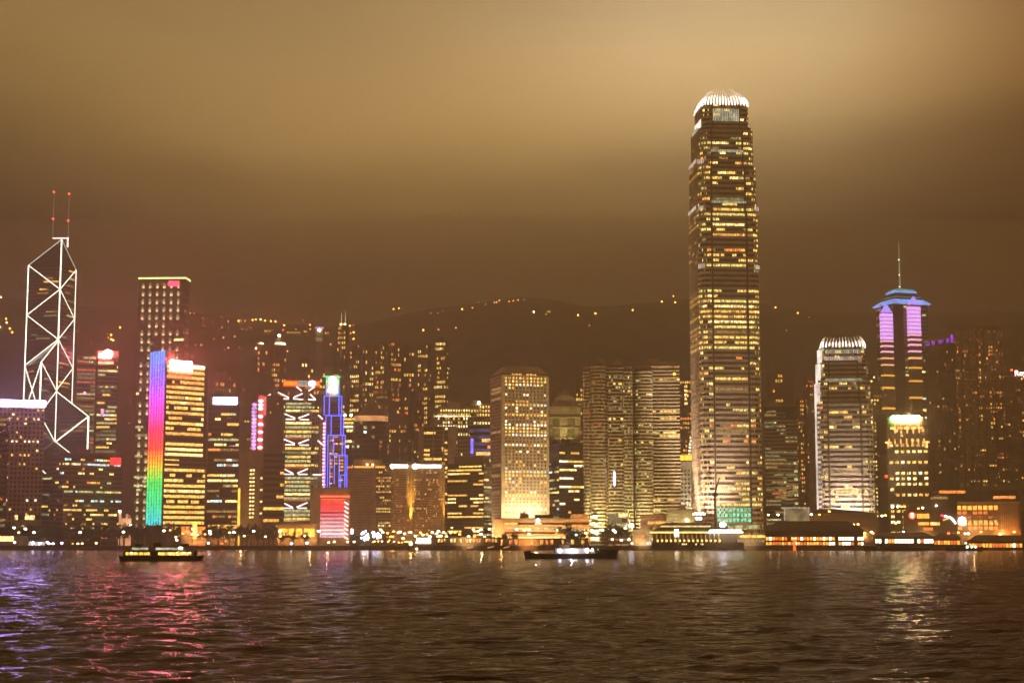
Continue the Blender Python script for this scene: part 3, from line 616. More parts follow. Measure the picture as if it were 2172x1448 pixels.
# block with red to pink lit grid
def pink_block():
    b = Bld('lit_block', 'low tan-framed block whose gridded front glows red at the top and pinkish white below', (657, 742), 1036, 1470, depth=24, yref=1085)
    z = b.z; U = lambda x: b.u(x, 1085); P = b.p('wall')
    P.box(0, b.w, 1.5, b.d, 0, b.h, 'tan'); P.box(0, U(679), 0, 1.5, 0, z(1036), 'tan'); P.box(U(679), b.w, 0, 1.5, z(1046), z(1036), 'tan')
    cols = [(1, .13, .05, .9), (1, .05, .05, 1.0), (1, .06, .07, .95), (1, .10, .13, .95), (1, .19, .24, 1.0), (1, .32, .38, 1.1), (1, .40, .40, 1.2), (1, .45, .50, 1.3), (1, .55, .52, 1.4), (.95, .60, .72, 1.5)]
    for i, c in enumerate(cols):
        y0 = 1057 + i * 8.2; emit('facade_glow_%d' % i, c[:3], c[3] * .75, .35); emit('facade_rim_%d' % i, c[:3], c[3] * 1.2, .25)  # each row's glow imitates red to pink floodlighting on the front
        m = MB(); m.box(U(680), U(731), .6, .9, z(y0 + 8.0), z(y0), 'facade_glow_%d' % i)
        m.box(U(680), U(731), .2, .55, z(y0 + 1.6), z(y0), 'facade_rim_%d' % i); g = m.build('lit_panel', b.root)
        mm = MB()
        for j in range(11): mm.box(U(682 + j * 4.5), U(684 + j * 4.5), .3, .58, z(y0 + 7), z(y0 + 2.4), 'dark' if i > 2 else 'panel_red')
        mm.build('window', g)
    m = MB(); m.box(U(679), U(742), -.8, .4, z(1053.5), z(1050.5), emit('bar_red', (1, .10, .05), 2.5, .1)); m.build('light_bar', b.root)
    for i in range(9):
        m = MB(); m.tube((U(730.5), -.6, z(1064 + i * 9.2)), (U(738.5), .6, z(1069 + i * 9.2)), .62, emit('fin_rose', (1, .55, .55), 2.2, .1), 6); m.build('light_fin', b.root)
    b.roof(1, 'tan'); b.done()
pink_block()
# ------------------------------------------------------------------ middle of the bay
def round_tower():
    b = Bld('round_tower', 'dark round tower with an orange-lit ring and a pointed dome, right of the neon tower', (748, 826), 892, 1700, depth=30, yref=930)
    z = b.z; r = b.w / 2; cx, cy_ = r, r; n = 28
    poly = lambda k: [(cx + r * k * math.cos(2 * math.pi * i / n), cy_ + r * k * math.sin(2 * math.pi * i / n)) for i in range(n)]
    P = b.p('wall'); P.prism(poly(1), 0, b.h, 'glass')
    fl = 26
    for i in range(fl): P.prism(poly(1.012), b.h * i / fl, b.h * i / fl + 1.5, 'dark')
    ring = poly(1.0)
    for _ in range(34):
        k = rnd.randrange(n // 2, n); i = rnd.randrange(fl); A, B = ring[k], ring[(k + 1) % n]; m = MB()
        m.wbox(A, B, .4, math.dist(A, B) - .4, b.h * i / fl + 1.8, b.h * (i + 1) / fl - .3, .1, .25, rnd.choice(PALX['dim'] + ['win_cold'])); m.build('window', b.root)
    P = b.p('lit_ring'); P.prism(poly(.93), b.h + .01, z(880), 'glow_amber' if emit('glow_amber', (1, .42, .14), .62, .35, (.08, .08, .08)) else '')
    b.p('roof').prism(poly(.97), z(880), z(880) + 1, 'brown'); b.p('roof').prism(poly(.62), z(880) + 1, z(870), 'grey')
    top = [(cx + (x - cx) * .12, cy_ + (y - cy_) * .12) for x, y in poly(.5)]
    b.p('dome').prism(poly(.5), z(870), z(852), 'grey', top=[(cx + (x - cx) * .62, cy_ + (y - cy_) * .62) for x, y in poly(.5)]); b.p('dome').prism([(cx + (x - cx) * .62, cy_ + (y - cy_) * .62) for x, y in poly(.5)], z(852), z(842), 'grey', top=top)
    b.done()
round_tower()
b = Bld('office_tower', 'dark glass block with bright top floors and twin short masts right of the neon tower', (728, 752), 886, 1720, depth=20, yref=940)
b.core('glass'); b.bands('F', 10, b.h - 1, 22, 'dark', .5, .55, 'bright', run=2); b.bands('F', b.h - 12, b.h, 3, 'dark', .4, 1, 'bright', full=1, off=.5)
for x in (731, 744):
    m = MB(); u = b.u(x); m.tube((u, 2, b.h), (u, 2, b.z(862)), .25, 'metal', r2=.12); mo = m.build('mast', b.root); m = MB(); m.ball((u, 1, b.h + 3), 1.3, 'lamp_white'); m.build('mast_lamp', mo)
b.done()
# hong with orange roof line, and the white-signed bank
b = Bld('bank_block', 'broad brown bank block with fine window grid under an orange-lit roof line', (736, 829), 992, 1530, depth=30, yref=1050)
b.core(); b.grid('F', 4, b.h, 26, 22, 'tan', .5, .5, .08, 'dim', u1=b.w * .56); b.grid('F', 4, b.h, 26, 7, 'tan', .6, .5, .32, 'office', u0=b.w * .66)
b.wb('wall', 'F', b.w * .56, b.w * .66, 0, b.h, -.2, .9, 'tan')
b.box('roof', b.w * .12, b.w + .5, -.7, b.d, b.h + .01, b.h + 2.2, 'tan'); b.box('roof', b.w * .14, b.w * .8, 2, b.d - 2, b.h + 2.21, b.h + 8, 'tan')
for a, c in ((.16, .60), (.64, .86)): b.box('roof_line_light#%d' % (a * 100), b.w * a, b.w * c, -1.4, -.75, b.h + .2, b.h + 1.7, emit('line_orange', (1, .42, .08), 1.3, .3))
for u in (.45, .58): m = b.p('roof_lamp#%d' % (u * 100)); m.ball((b.w * u, -1.2, b.h + 3.2), .9, 'lamp_warm')
b.done()
b = Bld('bank_tower', 'bank tower with white illuminated roof letters, a fine window grid and two golden floodlit piers', (829, 944), 994, 1500, depth=30, yref=1050)
b.core(); z = b.z
b.grid('F', 4, b.h, 30, 17, 'tan', .55, .45, .10, 'warm', u1=b.w * .34); b.grid('F', 4, b.h, 30, 27, 'tan', .55, .45, .20, 'office', u0=b.w * .405, u1=b.w * .955)
for ua, ub in ((.345, .40), (.958, .995)):
    m = MB(); b.wb('pier#%d' % (ua * 99), 'F', b.w * ua, b.w * ub, 0, b.h, -.1, 2.4, 'tan'); u = b.w * (ua + ub) / 2
    b.flood(u, 9, 6e5 if ua < .5 else 2.6e5, (1, .58, .10), 3.5, 40, aimout=1.0, size=13); m = MB(); m.ball((u, -3.4, 1.6), 1.5 if ua < .5 else 1.1, 'hot_white'); m.build('floodlight_head', b.root)
b.box('wall', 0, b.w, 1, b.d, b.h - .01, z(984), 'brown'); b.box('wall', b.w * .05, b.w * .93, 3, b.d - 2, z(984), z(979), 'dark')
for a, c in ((836, 866), (884, 937)):
    U0, U1 = b.u(a, 988), b.u(c, 988); n = int((U1 - U0) / 2.3)
    m = MB(); m.ball((U0 - 1.6, -.6, z(988.5)), 2.0 if a < 850 else 2.4, 'sign_white', sq=(1, .4, 1)); m.build('emblem', b.root)
    m = MB()
    for i in range(n):
        x = U0 + 1 + i * (U1 - U0 - 1) / n; q = rnd.random()
        m.box(x, x + .6, -.9, -.4, z(991), z(985.3), 'sign_white'); m.box(x + .6, x + 1.7, -.9, -.4, z(985.9), z(985.3), 'sign_white'); m.box(x + 1.1, x + 1.7, -.9, -.4, z(991), z(988 if q < .5 else 985.3), 'sign_white'); m.box(x + .4, x + 1.7, -.9, -.4, z(988.6), z(988), 'sign_white')
    m.build('lettering', b.root)
b.done()
b = Bld('office_tower', 'office tower with pale vertical piers and amber window ribbons, behind the white-lettered bank', (888, 968), 906, 1620, depth=26, yref=950)
b.core('glass_brown'); b.bands('F', 4, b.h, 26, 'brown', .45, lambda t: .75 if .3 < t < .8 else .2, 'gold', u0=b.w * .13, u1=b.w * .78, run=4)
for a, c in ((0, .13), (.37, .40), (.64, .67), (.78, 1)): b.wb('pier#%d' % (a * 100), 'F', b.w * a, b.w * c, 0, b.h + 1, -.2, .9, 'concrete')
for i in range(5): b.win('F', b.w * rnd.choice((.42, .68)), b.w * rnd.choice((.6, .76)), b.z(940 + i * 12), b.z(936 + i * 12), 'win_gold', .5)
b.roof(1); b.done()
b = Bld('office_tower', 'white gridded tower with a row of bright top floors, behind the amber-windowed tower', (922, 998), 866, 1760, depth=30, yref=900)
b.core(); b.grid('F', 0, b.h, 34, 14, 'pale', .55, .6, lambda t: .55 if t > .7 else .12, 'bright'); b.box('roof_block', b.w * .35, b.w * .7, 4, b.d, b.h + .01, b.z(852), 'pale'); b.box('wall', b.w * .08, b.w, 0, b.d, b.h - .5, b.h + 2.4, 'pale')
b.win('F', 1, b.w * .62, b.z(883.5), b.z(881), 'win_white', .5); b.win('F', b.w * .63, b.w, b.z(883.5), b.z(881), 'win_cream', .5); b.done()
b = Bld('office_tower', 'white gridded tower with yellow upper floors, tucked left of the round-windowed tower', (998, 1046), 858, 1740, depth=30, yref=900)
b.core(); b.grid('F', 0, b.h, 34, 8, 'pale', .55, .6, lambda t: .75 if t > .72 else .1, 'bright'); b.roof(2, 'pale'); m = b.p('roof_lamp'); m.ball((b.u(1016, 860), -1, b.h + 2), 1.6, 'lamp_white'); b.done()
b = Bld('glass_block', 'glass block washed in violet light below the white gridded towers', (996, 1044), 902, 1660, depth=22, yref=950)
b.core('glass'); b.bands('F', 0, b.h, 18, 'violet_wash' if emit('violet_wash', (.10, .07, .22), .55, .6, (.06, .06, .06)) else '', .5, .3, 'mix'); b.box('light_strip', 1, 3.8, -1, -.4, b.z(962), b.z(930), emit('strip_violet', (.22, .16, 1), 1.4, .4)); b.done()  # spandrels glow to imitate the violet light washing over them
b = Bld('office_tower', 'black office block with stepped roof and bright yellow window ribbons, left of the round-windowed tower', (949, 1026, 1043), 984, 1515, phi=-28, yref=1060)
b.core('glass'); b.bands('F', 4, b.h - 1, 21, 'dark', .5, .48, 'gold', run=4, full=.03); b.bands('R', 4, b.h, 21, 'dark', .5, .3, 'green')
b.box('wall', b.w * .14, b.w * .94, 3, b.d, b.h + .01, b.z(966), 'dark'); b.roof(1, 'dark'); b.done()

# tower with round windows
def porthole_tower():
    b = Bld('porthole_tower', 'tall pale tower with rows of round windows and a truncated sloping roof', (1040, 1064, 1165), 794, 1540, phi=17, yref=950, cat='skyscraper')
    z = b.z; b.core('pale'); P = b.p('wall'); nr, nc = 47, 12; z0, z1 = z(1133), z(797)
    fl = (z1 - z0) / nr; cw = b.w * .90 / nc; R = min(fl, cw) * .27
    lit = []; dk = MB()
    def disc(m, k, u, zz, r, o, mat, n=9):
        A, B = b.W[k]; dx, dy = B[0] - A[0], B[1] - A[1]; l = math.hypot(dx, dy); dx /= l; dy /= l; nx, ny = dy, -dx
        m.tube((A[0] + dx * u + nx * -.2, A[1] + dy * u + ny * -.2, zz), (A[0] + dx * u + nx * o, A[1] + dy * u + ny * o, zz), r, mat, n)
    for i in range(nr):
        t = i / nr; base = rnd.choice((.05, .12, .3, .75, .85)) if t < .95 else .8; prev = rnd.random() < base; fc = rnd.choice(['win_yellow', 'win_cream', 'win_yellow', 'win_gold', 'win_white'])
        for j in range(nc):
            u = b.w * .055 + (j + .5) * cw; zz = z0 + (i + .5) * fl
            prev = rnd.random() < min(.93, base * (1.25 if prev else .7))
            if prev: lit.append((u, zz, fc if rnd.random() < .7 else rnd.choice(['win_yellow', 'win_cream', 'win_gold', 'win_orange', 'win_cold'])))
            else: disc(dk, 'F', u, zz, R * 1.05, .08, 'glass')
        sd = rnd.random() < .3
        dk.wbox(*b.W['L'], b.d * .12, b.d * .92, zz - fl * .24, zz + fl * .24, .02, .3, 'win_dim' if sd else 'grey')
        P.wbox(*b.W['L'], .2, b.d - .2, zz + fl * .3, zz + fl * .62, -.1, .7, 'pale')
    tag(dk.build('window', b.root), kind='stuff')
    rnd.shuffle(lit)
    for u, zz, c in lit[:100]: m = MB(); disc(m, 'F', u, zz, R * 1.22, .16, c); m.build('window', b.root)
    m = MB(); [disc(m, 'F', u, zz, R * 1.22, .16, c) for u, zz, c in lit[100:]]; tag(m.build('window', b.root), kind='stuff')
    q = [(.3, .3), (b.w - .3, .3), (b.w - .3, b.d - .3), (.3, b.d - .3)]
    m = b.p('roof'); m.prism([(1, 1), (b.w - 1, 1), (b.w - 1, b.d - 1), (1, b.d - 1)], b.h + .01, b.h + 1.6, 'dark')
    t2 = [(b.w * .15, b.d * .12), (b.w * .80, b.d * .12), (b.w * .80, b.d * .7), (b.w * .15, b.d * .7)]
    m.prism(q, b.h + 1.61, z(774), 'concrete', top=t2)
    for i in range(7):
        if i != 3: b.win('F', b.w * (.22 + i * .075), b.w * (.28 + i * .075), b.h - .3, b.h + 1.3, 'win_gold', -.6)
    for u, pw in ((.42, .9e5), (.62, 1.1e5), (.2, 1.0e5), (.85, 5e4)): b.flood(b.w * u, 17, pw, (1, .76, .46), 10, 60, size=120, aimout=1)
    b.flood(8, 12, .9e5, (1, .75, .5), 1, 60, k='L', size=110)
    b.done()
porthole_tower()

# low post office
b = Bld('post_office', 'long low post office with an orange-lit end wall in front of the round-windowed tower', (1049, 1250), 1098, 1452, depth=26, yref=1120)
b.core('glass_brown'); z = b.z
b.wb('wall', 'F', 0, b.w * .10, 0, b.h - 1, -.2, 2.0, 'tan'); b.bands('F', 4, b.h, 5, 'tan', .58, .75, 'mix', u0=b.w * .10, u1=b.w * .76, full=.3); b.bands('F', 4, b.h + 2, 4, 'tan', .6, .4, 'green', u0=b.w * .76)
b.box('wall', b.w * .8, b.w * .99, 0, b.d, b.h, z(1090), 'tan'); b.box('roof_plant', b.w * .27, b.w * .36, 4, 12, b.h + .01, z(1088), 'brown'); b.box('roof_plant', b.w * .42, b.w * .62, 5, 14, b.h + .01, z(1091), 'dark')
b.flood(b.w * .05, 16, 5.4e4, (1, .40, .15), 4, 8, size=70); b.flood(b.w * .4, 30, 5.4e4, (1, .6, .3), 2, 8, size=120); b.flood(b.w * .75, 30, 4e4, (1, .6, .3), 2, 8, size=120)
for u in (.46,): m = b.p('roof_lamp'); m.ball((b.u(1141, 1103), -1.5, z(1103)), 1.4, 'lamp_cold')
b.done()

b = Bld('domed_tower', 'stone tower with arched crown and tall paired window bays, right of the round-windowed tower', (1166, 1232), 868, 1700, depth=30, yref=930)
b.core('tan'); z = b.z
for a in (.10, .58):
    for i in range(5): b.wb('window_bay#%d%d' % (a * 50, i), 'F', b.w * a, b.w * (a + .24), z(905 + i * 22), z(887 + i * 22), .05, .2, 'dark'); [b.wb('mullion#%d%d%d' % (a * 50, i, q), 'F', b.w * (a + .04 + .06 * q), b.w * (a + .055 + .06 * q), z(905 + i * 22), z(887 + i * 22), .1, .8, 'tan') for q in range(4)]
for i in range(6): b.wb('wall', 'F', 0, b.w, z(908.5 + (i - 1) * 22), z(905.5 + (i - 1) * 22), 0, 1.2, 'tan')
b.box('wall', -1, b.w + 1, -1.4, b.d, b.h, b.h + 3, 'tan'); n = 12
arc = [(b.w * .5 + b.w * .42 * math.cos(math.pi * i / n), b.h + 3 + (z(836) - b.h - 3) * math.sin(math.pi * i / n)) for i in range(n + 1)]
m = b.p('crown'); o = len(m.v); i_ = m.mi('tan'); m.v += [(x, 1, zz) for x, zz in arc] + [(x, b.d * .8, zz) for x, zz in arc]
m.f += [tuple(reversed(range(o, o + n + 1))), tuple(range(o + n + 1, o + 2 * n + 2))] + [(o + i, o + i + 1, o + n + 2 + i, o + n + 1 + i) for i in range(n)]; m.m += [i_] * (n + 2)
m.box(b.w * .38, b.w * .62, 3, 14, z(840), z(825), 'tan'); b.flood(b.w * .5, 18, 6e4, (.8, .8, .3), z(960), 60); 
for i in range(12): b.win('F', b.w * rnd.uniform(.1, .8), b.w * rnd.uniform(.1, .8) + 0, 0, 0, 'win_dim') if 0 else None
b.done()
b = Bld('office_block', 'black office block with few white and yellow window ribbons left of the curved towers', (1164, 1186, 1239), 940, 1570, phi=22, yref=1000)
b.core('glass'); b.bands('F', 0, b.h - 8, 22, 'dark', .5, .32, 'bright', run=5); b.bands('L', 0, b.h - 18, 20, 'dark', .5, .4, 'cool'); b.roof(1, 'dark'); b.done()

# curved twin towers
def curved(name, label, x0, x1, top, Y, lay, seed):
    b = Bld('curved_tower', label, (x0, x1), top, Y, depth=34, yref=950, cat='skyscraper', group='pair of curved banded office towers')
    z = b.z; w = b.w; P = b.p('wall'); n = 51
    # plan: bows between recesses, each bow a rounded bay
    for (ua, ub, r, fr, pal, prob, hh, full) in lay:
        A, B = w * ua, w * ub; cx = (A + B) / 2; hw = (B - A) / 2; N = 10 if r else 1
        if r: arc = [(cx - hw * math.cos(math.pi * k / N), 2 - r * math.sin(math.pi * k / N)) for k in range(N + 1)]
        else: arc = [(A, 1.0), (B, 1.0)]
        H = b.h + hh; P.prism([(A, 20 + (ua * 3)), ] + arc + [(B, 20 + ua * 3)], 0, H, 'glass')
        fl = H / n
        for i in range(n):
            rowp = rnd.choice((.1, .3, 1.2, 2.2)); rowc = rnd.choice(PALX[pal])
            for k in range(len(arc) - 1):
                l = math.dist(arc[k], arc[k + 1]); P.wbox(arc[k], arc[k + 1], -.05, l + .05, i * fl, i * fl + fl * fr, -.3, .45, 'facade_stone' if wall('facade_stone', (.46, .40, .26)) else '')
                if i > 2 and i < n - 2 and rnd.random() < rowp * (prob(i / n) if callable(prob) else prob):
                    b.W['q'] = (arc[k], arc[k + 1]); key = 'q%d' % len(b.W); b.W[key] = (arc[k], arc[k + 1])
                    for q in range(1 if r else 8):
                        l2 = l / (1 if r else 8)
                        if rnd.random() < .75: b.wins.append((key, q * l2 + .1, (q + 1) * l2 - .1, i * fl + fl * fr + .1, (i + 1) * fl - .1, .1, rowc if rnd.random() < .8 else rnd.choice(PALX[pal])))
    b.roof(2, 'tan'); return b
b = curved('a', 'left curved tower of the banded pair, green-gold floodlit bands climbing from its foot', 1238, 1342, 780, 1510,
  [(0, .14, 4, .5, 'dim', .15, -2, 0), (.14, .46, 5, .55, 'dim', lambda t: .28 if t < .9 else .1, 3, 0), (.46, .50, 0, .3, 'dim', 0, -1, 0), (.50, .82, 4, .45, 'green', lambda t: .35 if .6 < t < .95 else .16, 2, 0), (.82, 1, 3, .5, 'green', .2, -2, 0)], 1)
b.box('rooftop_plant', b.w * .26, b.w * .44, 4, 16, b.h + 3.1, b.h + 9, 'tan'); b.box('rooftop_plant', b.w * .62, b.w * .80, 4, 16, b.h + 2.1, b.h + 8, 'tan')
b.box('light_strip', b.w * .61, b.w * .635, -3.2, -2.8, b.z(1030), b.z(1000), 'sign_lilac')
for u, pw, cl in ((.3, 3.2e5, (1, .85, .45)), (.14, 2.0e5, (1, .8, .5)), (.62, 1.7e5, (.85, .95, .45)), (.9, 1.0e5, (.9, .95, .5))): b.flood(b.w * u, 17, pw, cl, 0, 60, size=80, aimout=-1)
for i in range(4): m = MB(); m.box(b.w * .135, b.w * (.30 - .01 * i), -5.2, -4.6, 5 + i * 6.6, 7.4 + i * 6.6, 'win_hot' if i < 2 else 'win_white'); m.build('lit_floor', b.root)
b.done()
b = curved('b', 'right curved tower of the banded pair, with a square dark wing beside the tallest tower', 1346, 1444, 778, 1516,
  [(0, .40, 7, .55, 'green', .22, -3, 0), (.40, .99, 0, .45, 'office', lambda t: .35 if rnd.random() < .35 else .08, 2, 0)], 2)
b.box('rooftop_plant', b.w * .25, b.w * .55, 4, 18, b.h + 2.1, b.h + 8, 'tan'); b.box('rooftop_plant', b.w * .3, b.w * .92, 5, 20, b.h + 2.15, b.h + 5.5, 'tan')
for u, pw in ((.1, 1.5e5), (.33, 1.5e5)): b.flood(b.w * u, 17, pw, (1, .85, .5), 0, 60, size=80, aimout=-1)
m = b.p('roof_lamp'); m.ball((b.w * .1, -1, b.h - 4), 1.3, 'glow_gold'); m.ball((b.w * .88, -1, b.h - 7), 1.5, 'glow_gold'); b.done()

b = Bld('podium_block', 'low glass podium with lit lobby between the curved towers', (1290, 1332), 1088, 1480, depth=14, yref=1110)
b.core('glass'); b.bands('F', 0, b.h, 6, 'metal', .3, .55, 'cool'); b.done()
b = Bld('podium_block', 'low stone podium at the foot of the right curved tower', (1358, 1440), 1090, 1480, depth=14, yref=1110)
b.core('tan'); b.bands('F', 3, b.h, 4, 'tan', .6, .3, 'warm'); b.box('sign_strip', b.w * .1, b.w * .75, -1, -.3, 2.4, 3.6, emit('strip_mixed', (.8, .3, .6), 1.0, .9, (.5, .5, .5))); b.done()
b = Bld('exhibition_block', 'blank pale green windowless block between the curved towers and the tallest tower', (1414, 1476), 1082, 1456, depth=5, yref=1100)
b.core(wall('celadon', (.34, .40, .30))); b.roof(1, 'concrete'); b.flood(b.w * .4, 22, 3e4, (.95, .95, .7), 3, 10, size=110); m = b.p('wall_lamp'); m.ball((b.w * .7, -1, b.h * .72), 1.5, 'lamp_warm'); b.done()
b = Bld('sign_tower', 'narrow white floodlit grid tower carrying three yellow characters on its roof', (1443, 1472), 979, 1530, depth=20, yref=1020)
b.core(); b.grid('F', 3, b.h - 6, 17, 4, 'white', .5, .5, .12, 'warm'); b.box('wall', -.2, b.w + .2, -.5, b.d, b.h - 6, b.h, 'white')
for i in range(3):
    m = MB(); x = b.w * (.02 + i * .34); y0, y1 = b.z(975.5), b.z(966)
    for q in range(3): m.box(x, x + b.w * .27, -1.2, -.7, y0 + q * (y1 - y0) * .4, y0 + q * (y1 - y0) * .4 + .9, 'sign_yellow')
    for q in (0, .5, 1): m.box(x + q * b.w * .22, x + q * b.w * .22 + .7, -1.25, -.72, y0, y1 - (.8 if q else 0), 'sign_yellow')
    m.box(x - .2, x + b.w * .29, -.69, -.3, y0 - .3, y1 + .3, 'glow_orange'); m.build('sign_character', b.root)
b.flood(b.w * .9, 10, 1.0e5, (1, .84, .62), 10, 60, size=120); b.flood(b.w * 1.1, 7, 0.8e5, (1, .86, .7), 30, 60, size=120); b.done()

# ------------------------------------------------------------------ the two finance towers
def finance(label, xc, half, levels, Y, phi, ntop, ftip, floors, probs, crown, glow, lean, name2, name='finance_tower'):
    """rounded square tower that steps in near the top and ends in a crown of curved fins"""
    s0 = slope(xc, 1000); root = empty(name, label, 'skyscraper', (s0 * Y, Y + half, G), -math.atan(s0) + math.radians(phi))
    b = Bld.__new__(Bld); b.root, b.Y, b.h, b.w, b.d, b.z0 = root, Y, zy(crown, Y) - G, 2 * half, 2 * half, G; b.parts = {}; b.wins = []; b.W = {}; b.maxw = 100; b.yref = 900; b.a = 0
    z = lambda py: zy(py, Y) - G
    zs = [0] + [z(p) for p, _ in levels]; sc = [k for _, k in levels]
    per = z(levels[-1][0]) / floors
    cnt = 0
    for li in range(len(levels)):
        s = half * sc[li]; c = s * .22; za, zb = zs[li], zs[li + 1]
        poly = [(-s + c, -s), (s - c, -s), (s - c * .35, -s + c * .35), (s, -s + c), (s, s - c), (s - c, s), (-s + c, s), (-s, s - c), (-s, -s + c), (-s + c * .35, -s + c * .35)]
        b.p('wall').prism(poly, za, zb, 'glass')
        n = len(poly); fl = round((zb - za) / per) or 1; h = (zb - za) / fl
        for k in range(n):
            A, B = poly[k], poly[(k + 1) % n]; key = 's%d_%d' % (li, k); b.W[key] = (A, B); L = math.dist(A, B)
            vis = k in (0, 1, 2, 7, 8, 9)
            for i in range(fl):
                b.p('wall').wbox(A, B, 0, L, za + i * h, za + i * h + h * .48, -.3, .55, 'alu' if wall('alu', (.50, .43, .35), .6, 0) else '')
            if not vis: continue
            # slim vertical mullions
            nm = int(L / 1.9)
            for j in range(1, nm): b.p('mullion').wbox(A, B, L * j / nm - .13, L * j / nm + .13, za, zb, .3, .85, 'alu')
            if k == 0:
                for uu in (.11, .86): b.p('wall').wbox(A, B, L * uu - .7, L * uu + .7, za, zb, -.2, 1.0, 'dark')
            for i in range(fl):
                t = (za + i * h) / z(crown); p_, full = probs(t)
                if k in (7, 8): p_ *= .55
                if rnd.random() < .18: p_ *= .1
                pal = ['win_pale'] * 4 + ['win_yellow'] * 4 + ['win_cream'] * 2 + ['win_gold', 'win_dim', 'win_dimgreen']
                fc = rnd.choice(pal) if rnd.random() > .07 else 'win_orange'
                segs = [(0, 1)] if L < 12 else ([(.0, .10), (.125, .84), (.88, 1)] if k == 0 else [(0, 1)])
                for (ga, gb) in segs:
                    if rnd.random() < full: b.wins.append((key, L * ga + .3, L * gb - .3, za + i * h + h * .50, za + (i + 1) * h - .15, .2, fc)); continue
                    x = ga
                    while x < gb - .02:
                        e = min(gb, x + rnd.uniform(.06, .25))
                        if rnd.random() < p_: b.wins.append((key, L * x + .25, L * e - .25, za + i * h + h * .50, za + (i + 1) * h - .15, .2, fc if rnd.random() < .6 else rnd.choice(pal)))
                        x = e
    # crown of fins that lean in
    s = half * sc[-1]; zb = zs[-1]; zt = z(ntop)
    s = half * sc[-1]; zb = zs[-1]; zt = z(ntop)
    b.p('crown_core').prism([(-s * .72, -s * .72), (s * .72, -s * .72), (s * .72, s * .72), (-s * .72, s * .72)], zb, zb + (zt - zb) * .3, 'concrete')
    for side in range(4):
        for j in range(ftip):
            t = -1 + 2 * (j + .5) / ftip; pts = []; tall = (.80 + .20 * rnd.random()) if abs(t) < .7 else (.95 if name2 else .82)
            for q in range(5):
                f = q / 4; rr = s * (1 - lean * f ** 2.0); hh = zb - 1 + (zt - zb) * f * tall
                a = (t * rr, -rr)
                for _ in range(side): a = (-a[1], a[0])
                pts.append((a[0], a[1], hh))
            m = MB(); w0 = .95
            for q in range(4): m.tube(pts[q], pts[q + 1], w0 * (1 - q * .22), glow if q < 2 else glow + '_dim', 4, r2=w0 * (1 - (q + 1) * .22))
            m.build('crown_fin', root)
    c2 = s * .72
    b.p('crown_cornice').prism([(-s, -s), (s, -s), (s, s), (-s, s)], zb - .8, zb + .6, 'alu')
    return b, z
emit('fin_white', (1, .86, .74), 1.55, .35, (.3, .3, .3), .6); emit('fin_white_dim', (1, .78, .55), .55, .4, (.3, .3, .3), .6)  # crown fins glow themselves, standing in for floodlights on them
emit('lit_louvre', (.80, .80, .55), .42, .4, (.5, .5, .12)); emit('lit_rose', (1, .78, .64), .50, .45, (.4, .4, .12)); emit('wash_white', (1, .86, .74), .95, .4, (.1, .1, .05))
def prob2(t):
    if t > .93: return .25, .05
    if t > .72: return .55, .2
    if t > .60: return (.55, .25) if rnd.random() < .75 else (.05, 0)
    if t > .57: return .02, 0
    if t > .43: return .7, .65
    if t > .12: return (.5, .25) if rnd.random() < .55 else (.10, .03)
    if t > .08: return .6, .4
    return .1, 0
b, z = finance('tallest tower, silver-grey, stepping in to a white-lit crown of curved fins', 1550, 27.8, [(452, 1.0), (352, .965), (268, .895), (217, .77)], 1480, 13, 173, 15, 86, prob2, 219, 'fin_white', .50, False)
hf = 28.3
# lit mechanical floors: louvred panels
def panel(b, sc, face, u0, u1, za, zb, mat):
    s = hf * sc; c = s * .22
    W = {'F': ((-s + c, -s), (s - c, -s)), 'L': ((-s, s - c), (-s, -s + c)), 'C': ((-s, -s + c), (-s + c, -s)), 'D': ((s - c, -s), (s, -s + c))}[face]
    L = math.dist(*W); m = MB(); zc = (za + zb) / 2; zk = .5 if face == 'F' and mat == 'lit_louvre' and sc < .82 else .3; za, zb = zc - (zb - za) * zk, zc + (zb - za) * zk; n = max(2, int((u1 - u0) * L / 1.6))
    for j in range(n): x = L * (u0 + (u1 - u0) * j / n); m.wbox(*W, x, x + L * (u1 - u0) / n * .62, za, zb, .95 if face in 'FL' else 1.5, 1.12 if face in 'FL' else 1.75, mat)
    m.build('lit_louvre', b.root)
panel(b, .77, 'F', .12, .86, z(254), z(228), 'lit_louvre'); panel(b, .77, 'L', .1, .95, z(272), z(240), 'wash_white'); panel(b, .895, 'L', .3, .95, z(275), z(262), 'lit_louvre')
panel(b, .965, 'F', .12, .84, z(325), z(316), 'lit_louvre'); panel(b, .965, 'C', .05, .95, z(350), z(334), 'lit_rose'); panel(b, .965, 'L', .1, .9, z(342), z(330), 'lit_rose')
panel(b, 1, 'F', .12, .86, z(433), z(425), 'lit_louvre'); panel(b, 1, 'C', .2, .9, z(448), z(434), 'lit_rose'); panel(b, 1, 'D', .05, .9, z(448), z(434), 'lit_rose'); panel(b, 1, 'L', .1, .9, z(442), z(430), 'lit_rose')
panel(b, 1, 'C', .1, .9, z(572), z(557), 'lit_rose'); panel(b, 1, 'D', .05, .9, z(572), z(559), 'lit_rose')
for i in range(3):
    m = MB(); s = hf; c = s * .22; L = (2 * s - 2 * c)
    for j in range(9): x = L * (.14 + j * .08); m.wbox((-s + c, -s), (s - c, -s), x, x + L * .055, z(1106 - i * 11), z(1099 - i * 11), 1.1, 1.4, emit('lobby_aqua', (.22, .80, .48), .95, .6, (.3, .3, .3)))
    m.build('lobby_window', b.root)
b.W['L'] = ((-hf, hf), (-hf, -hf)); b.W['F'] = ((-hf, -hf), (hf, -hf))
for u, out, pw in ((hf * 1.5, 16, 8.5e5), (hf * .7, 16, 4e5)): b.flood(u, out, pw, (1, .78, .68), 3, 120, k='L', size=60, aimout=-1)
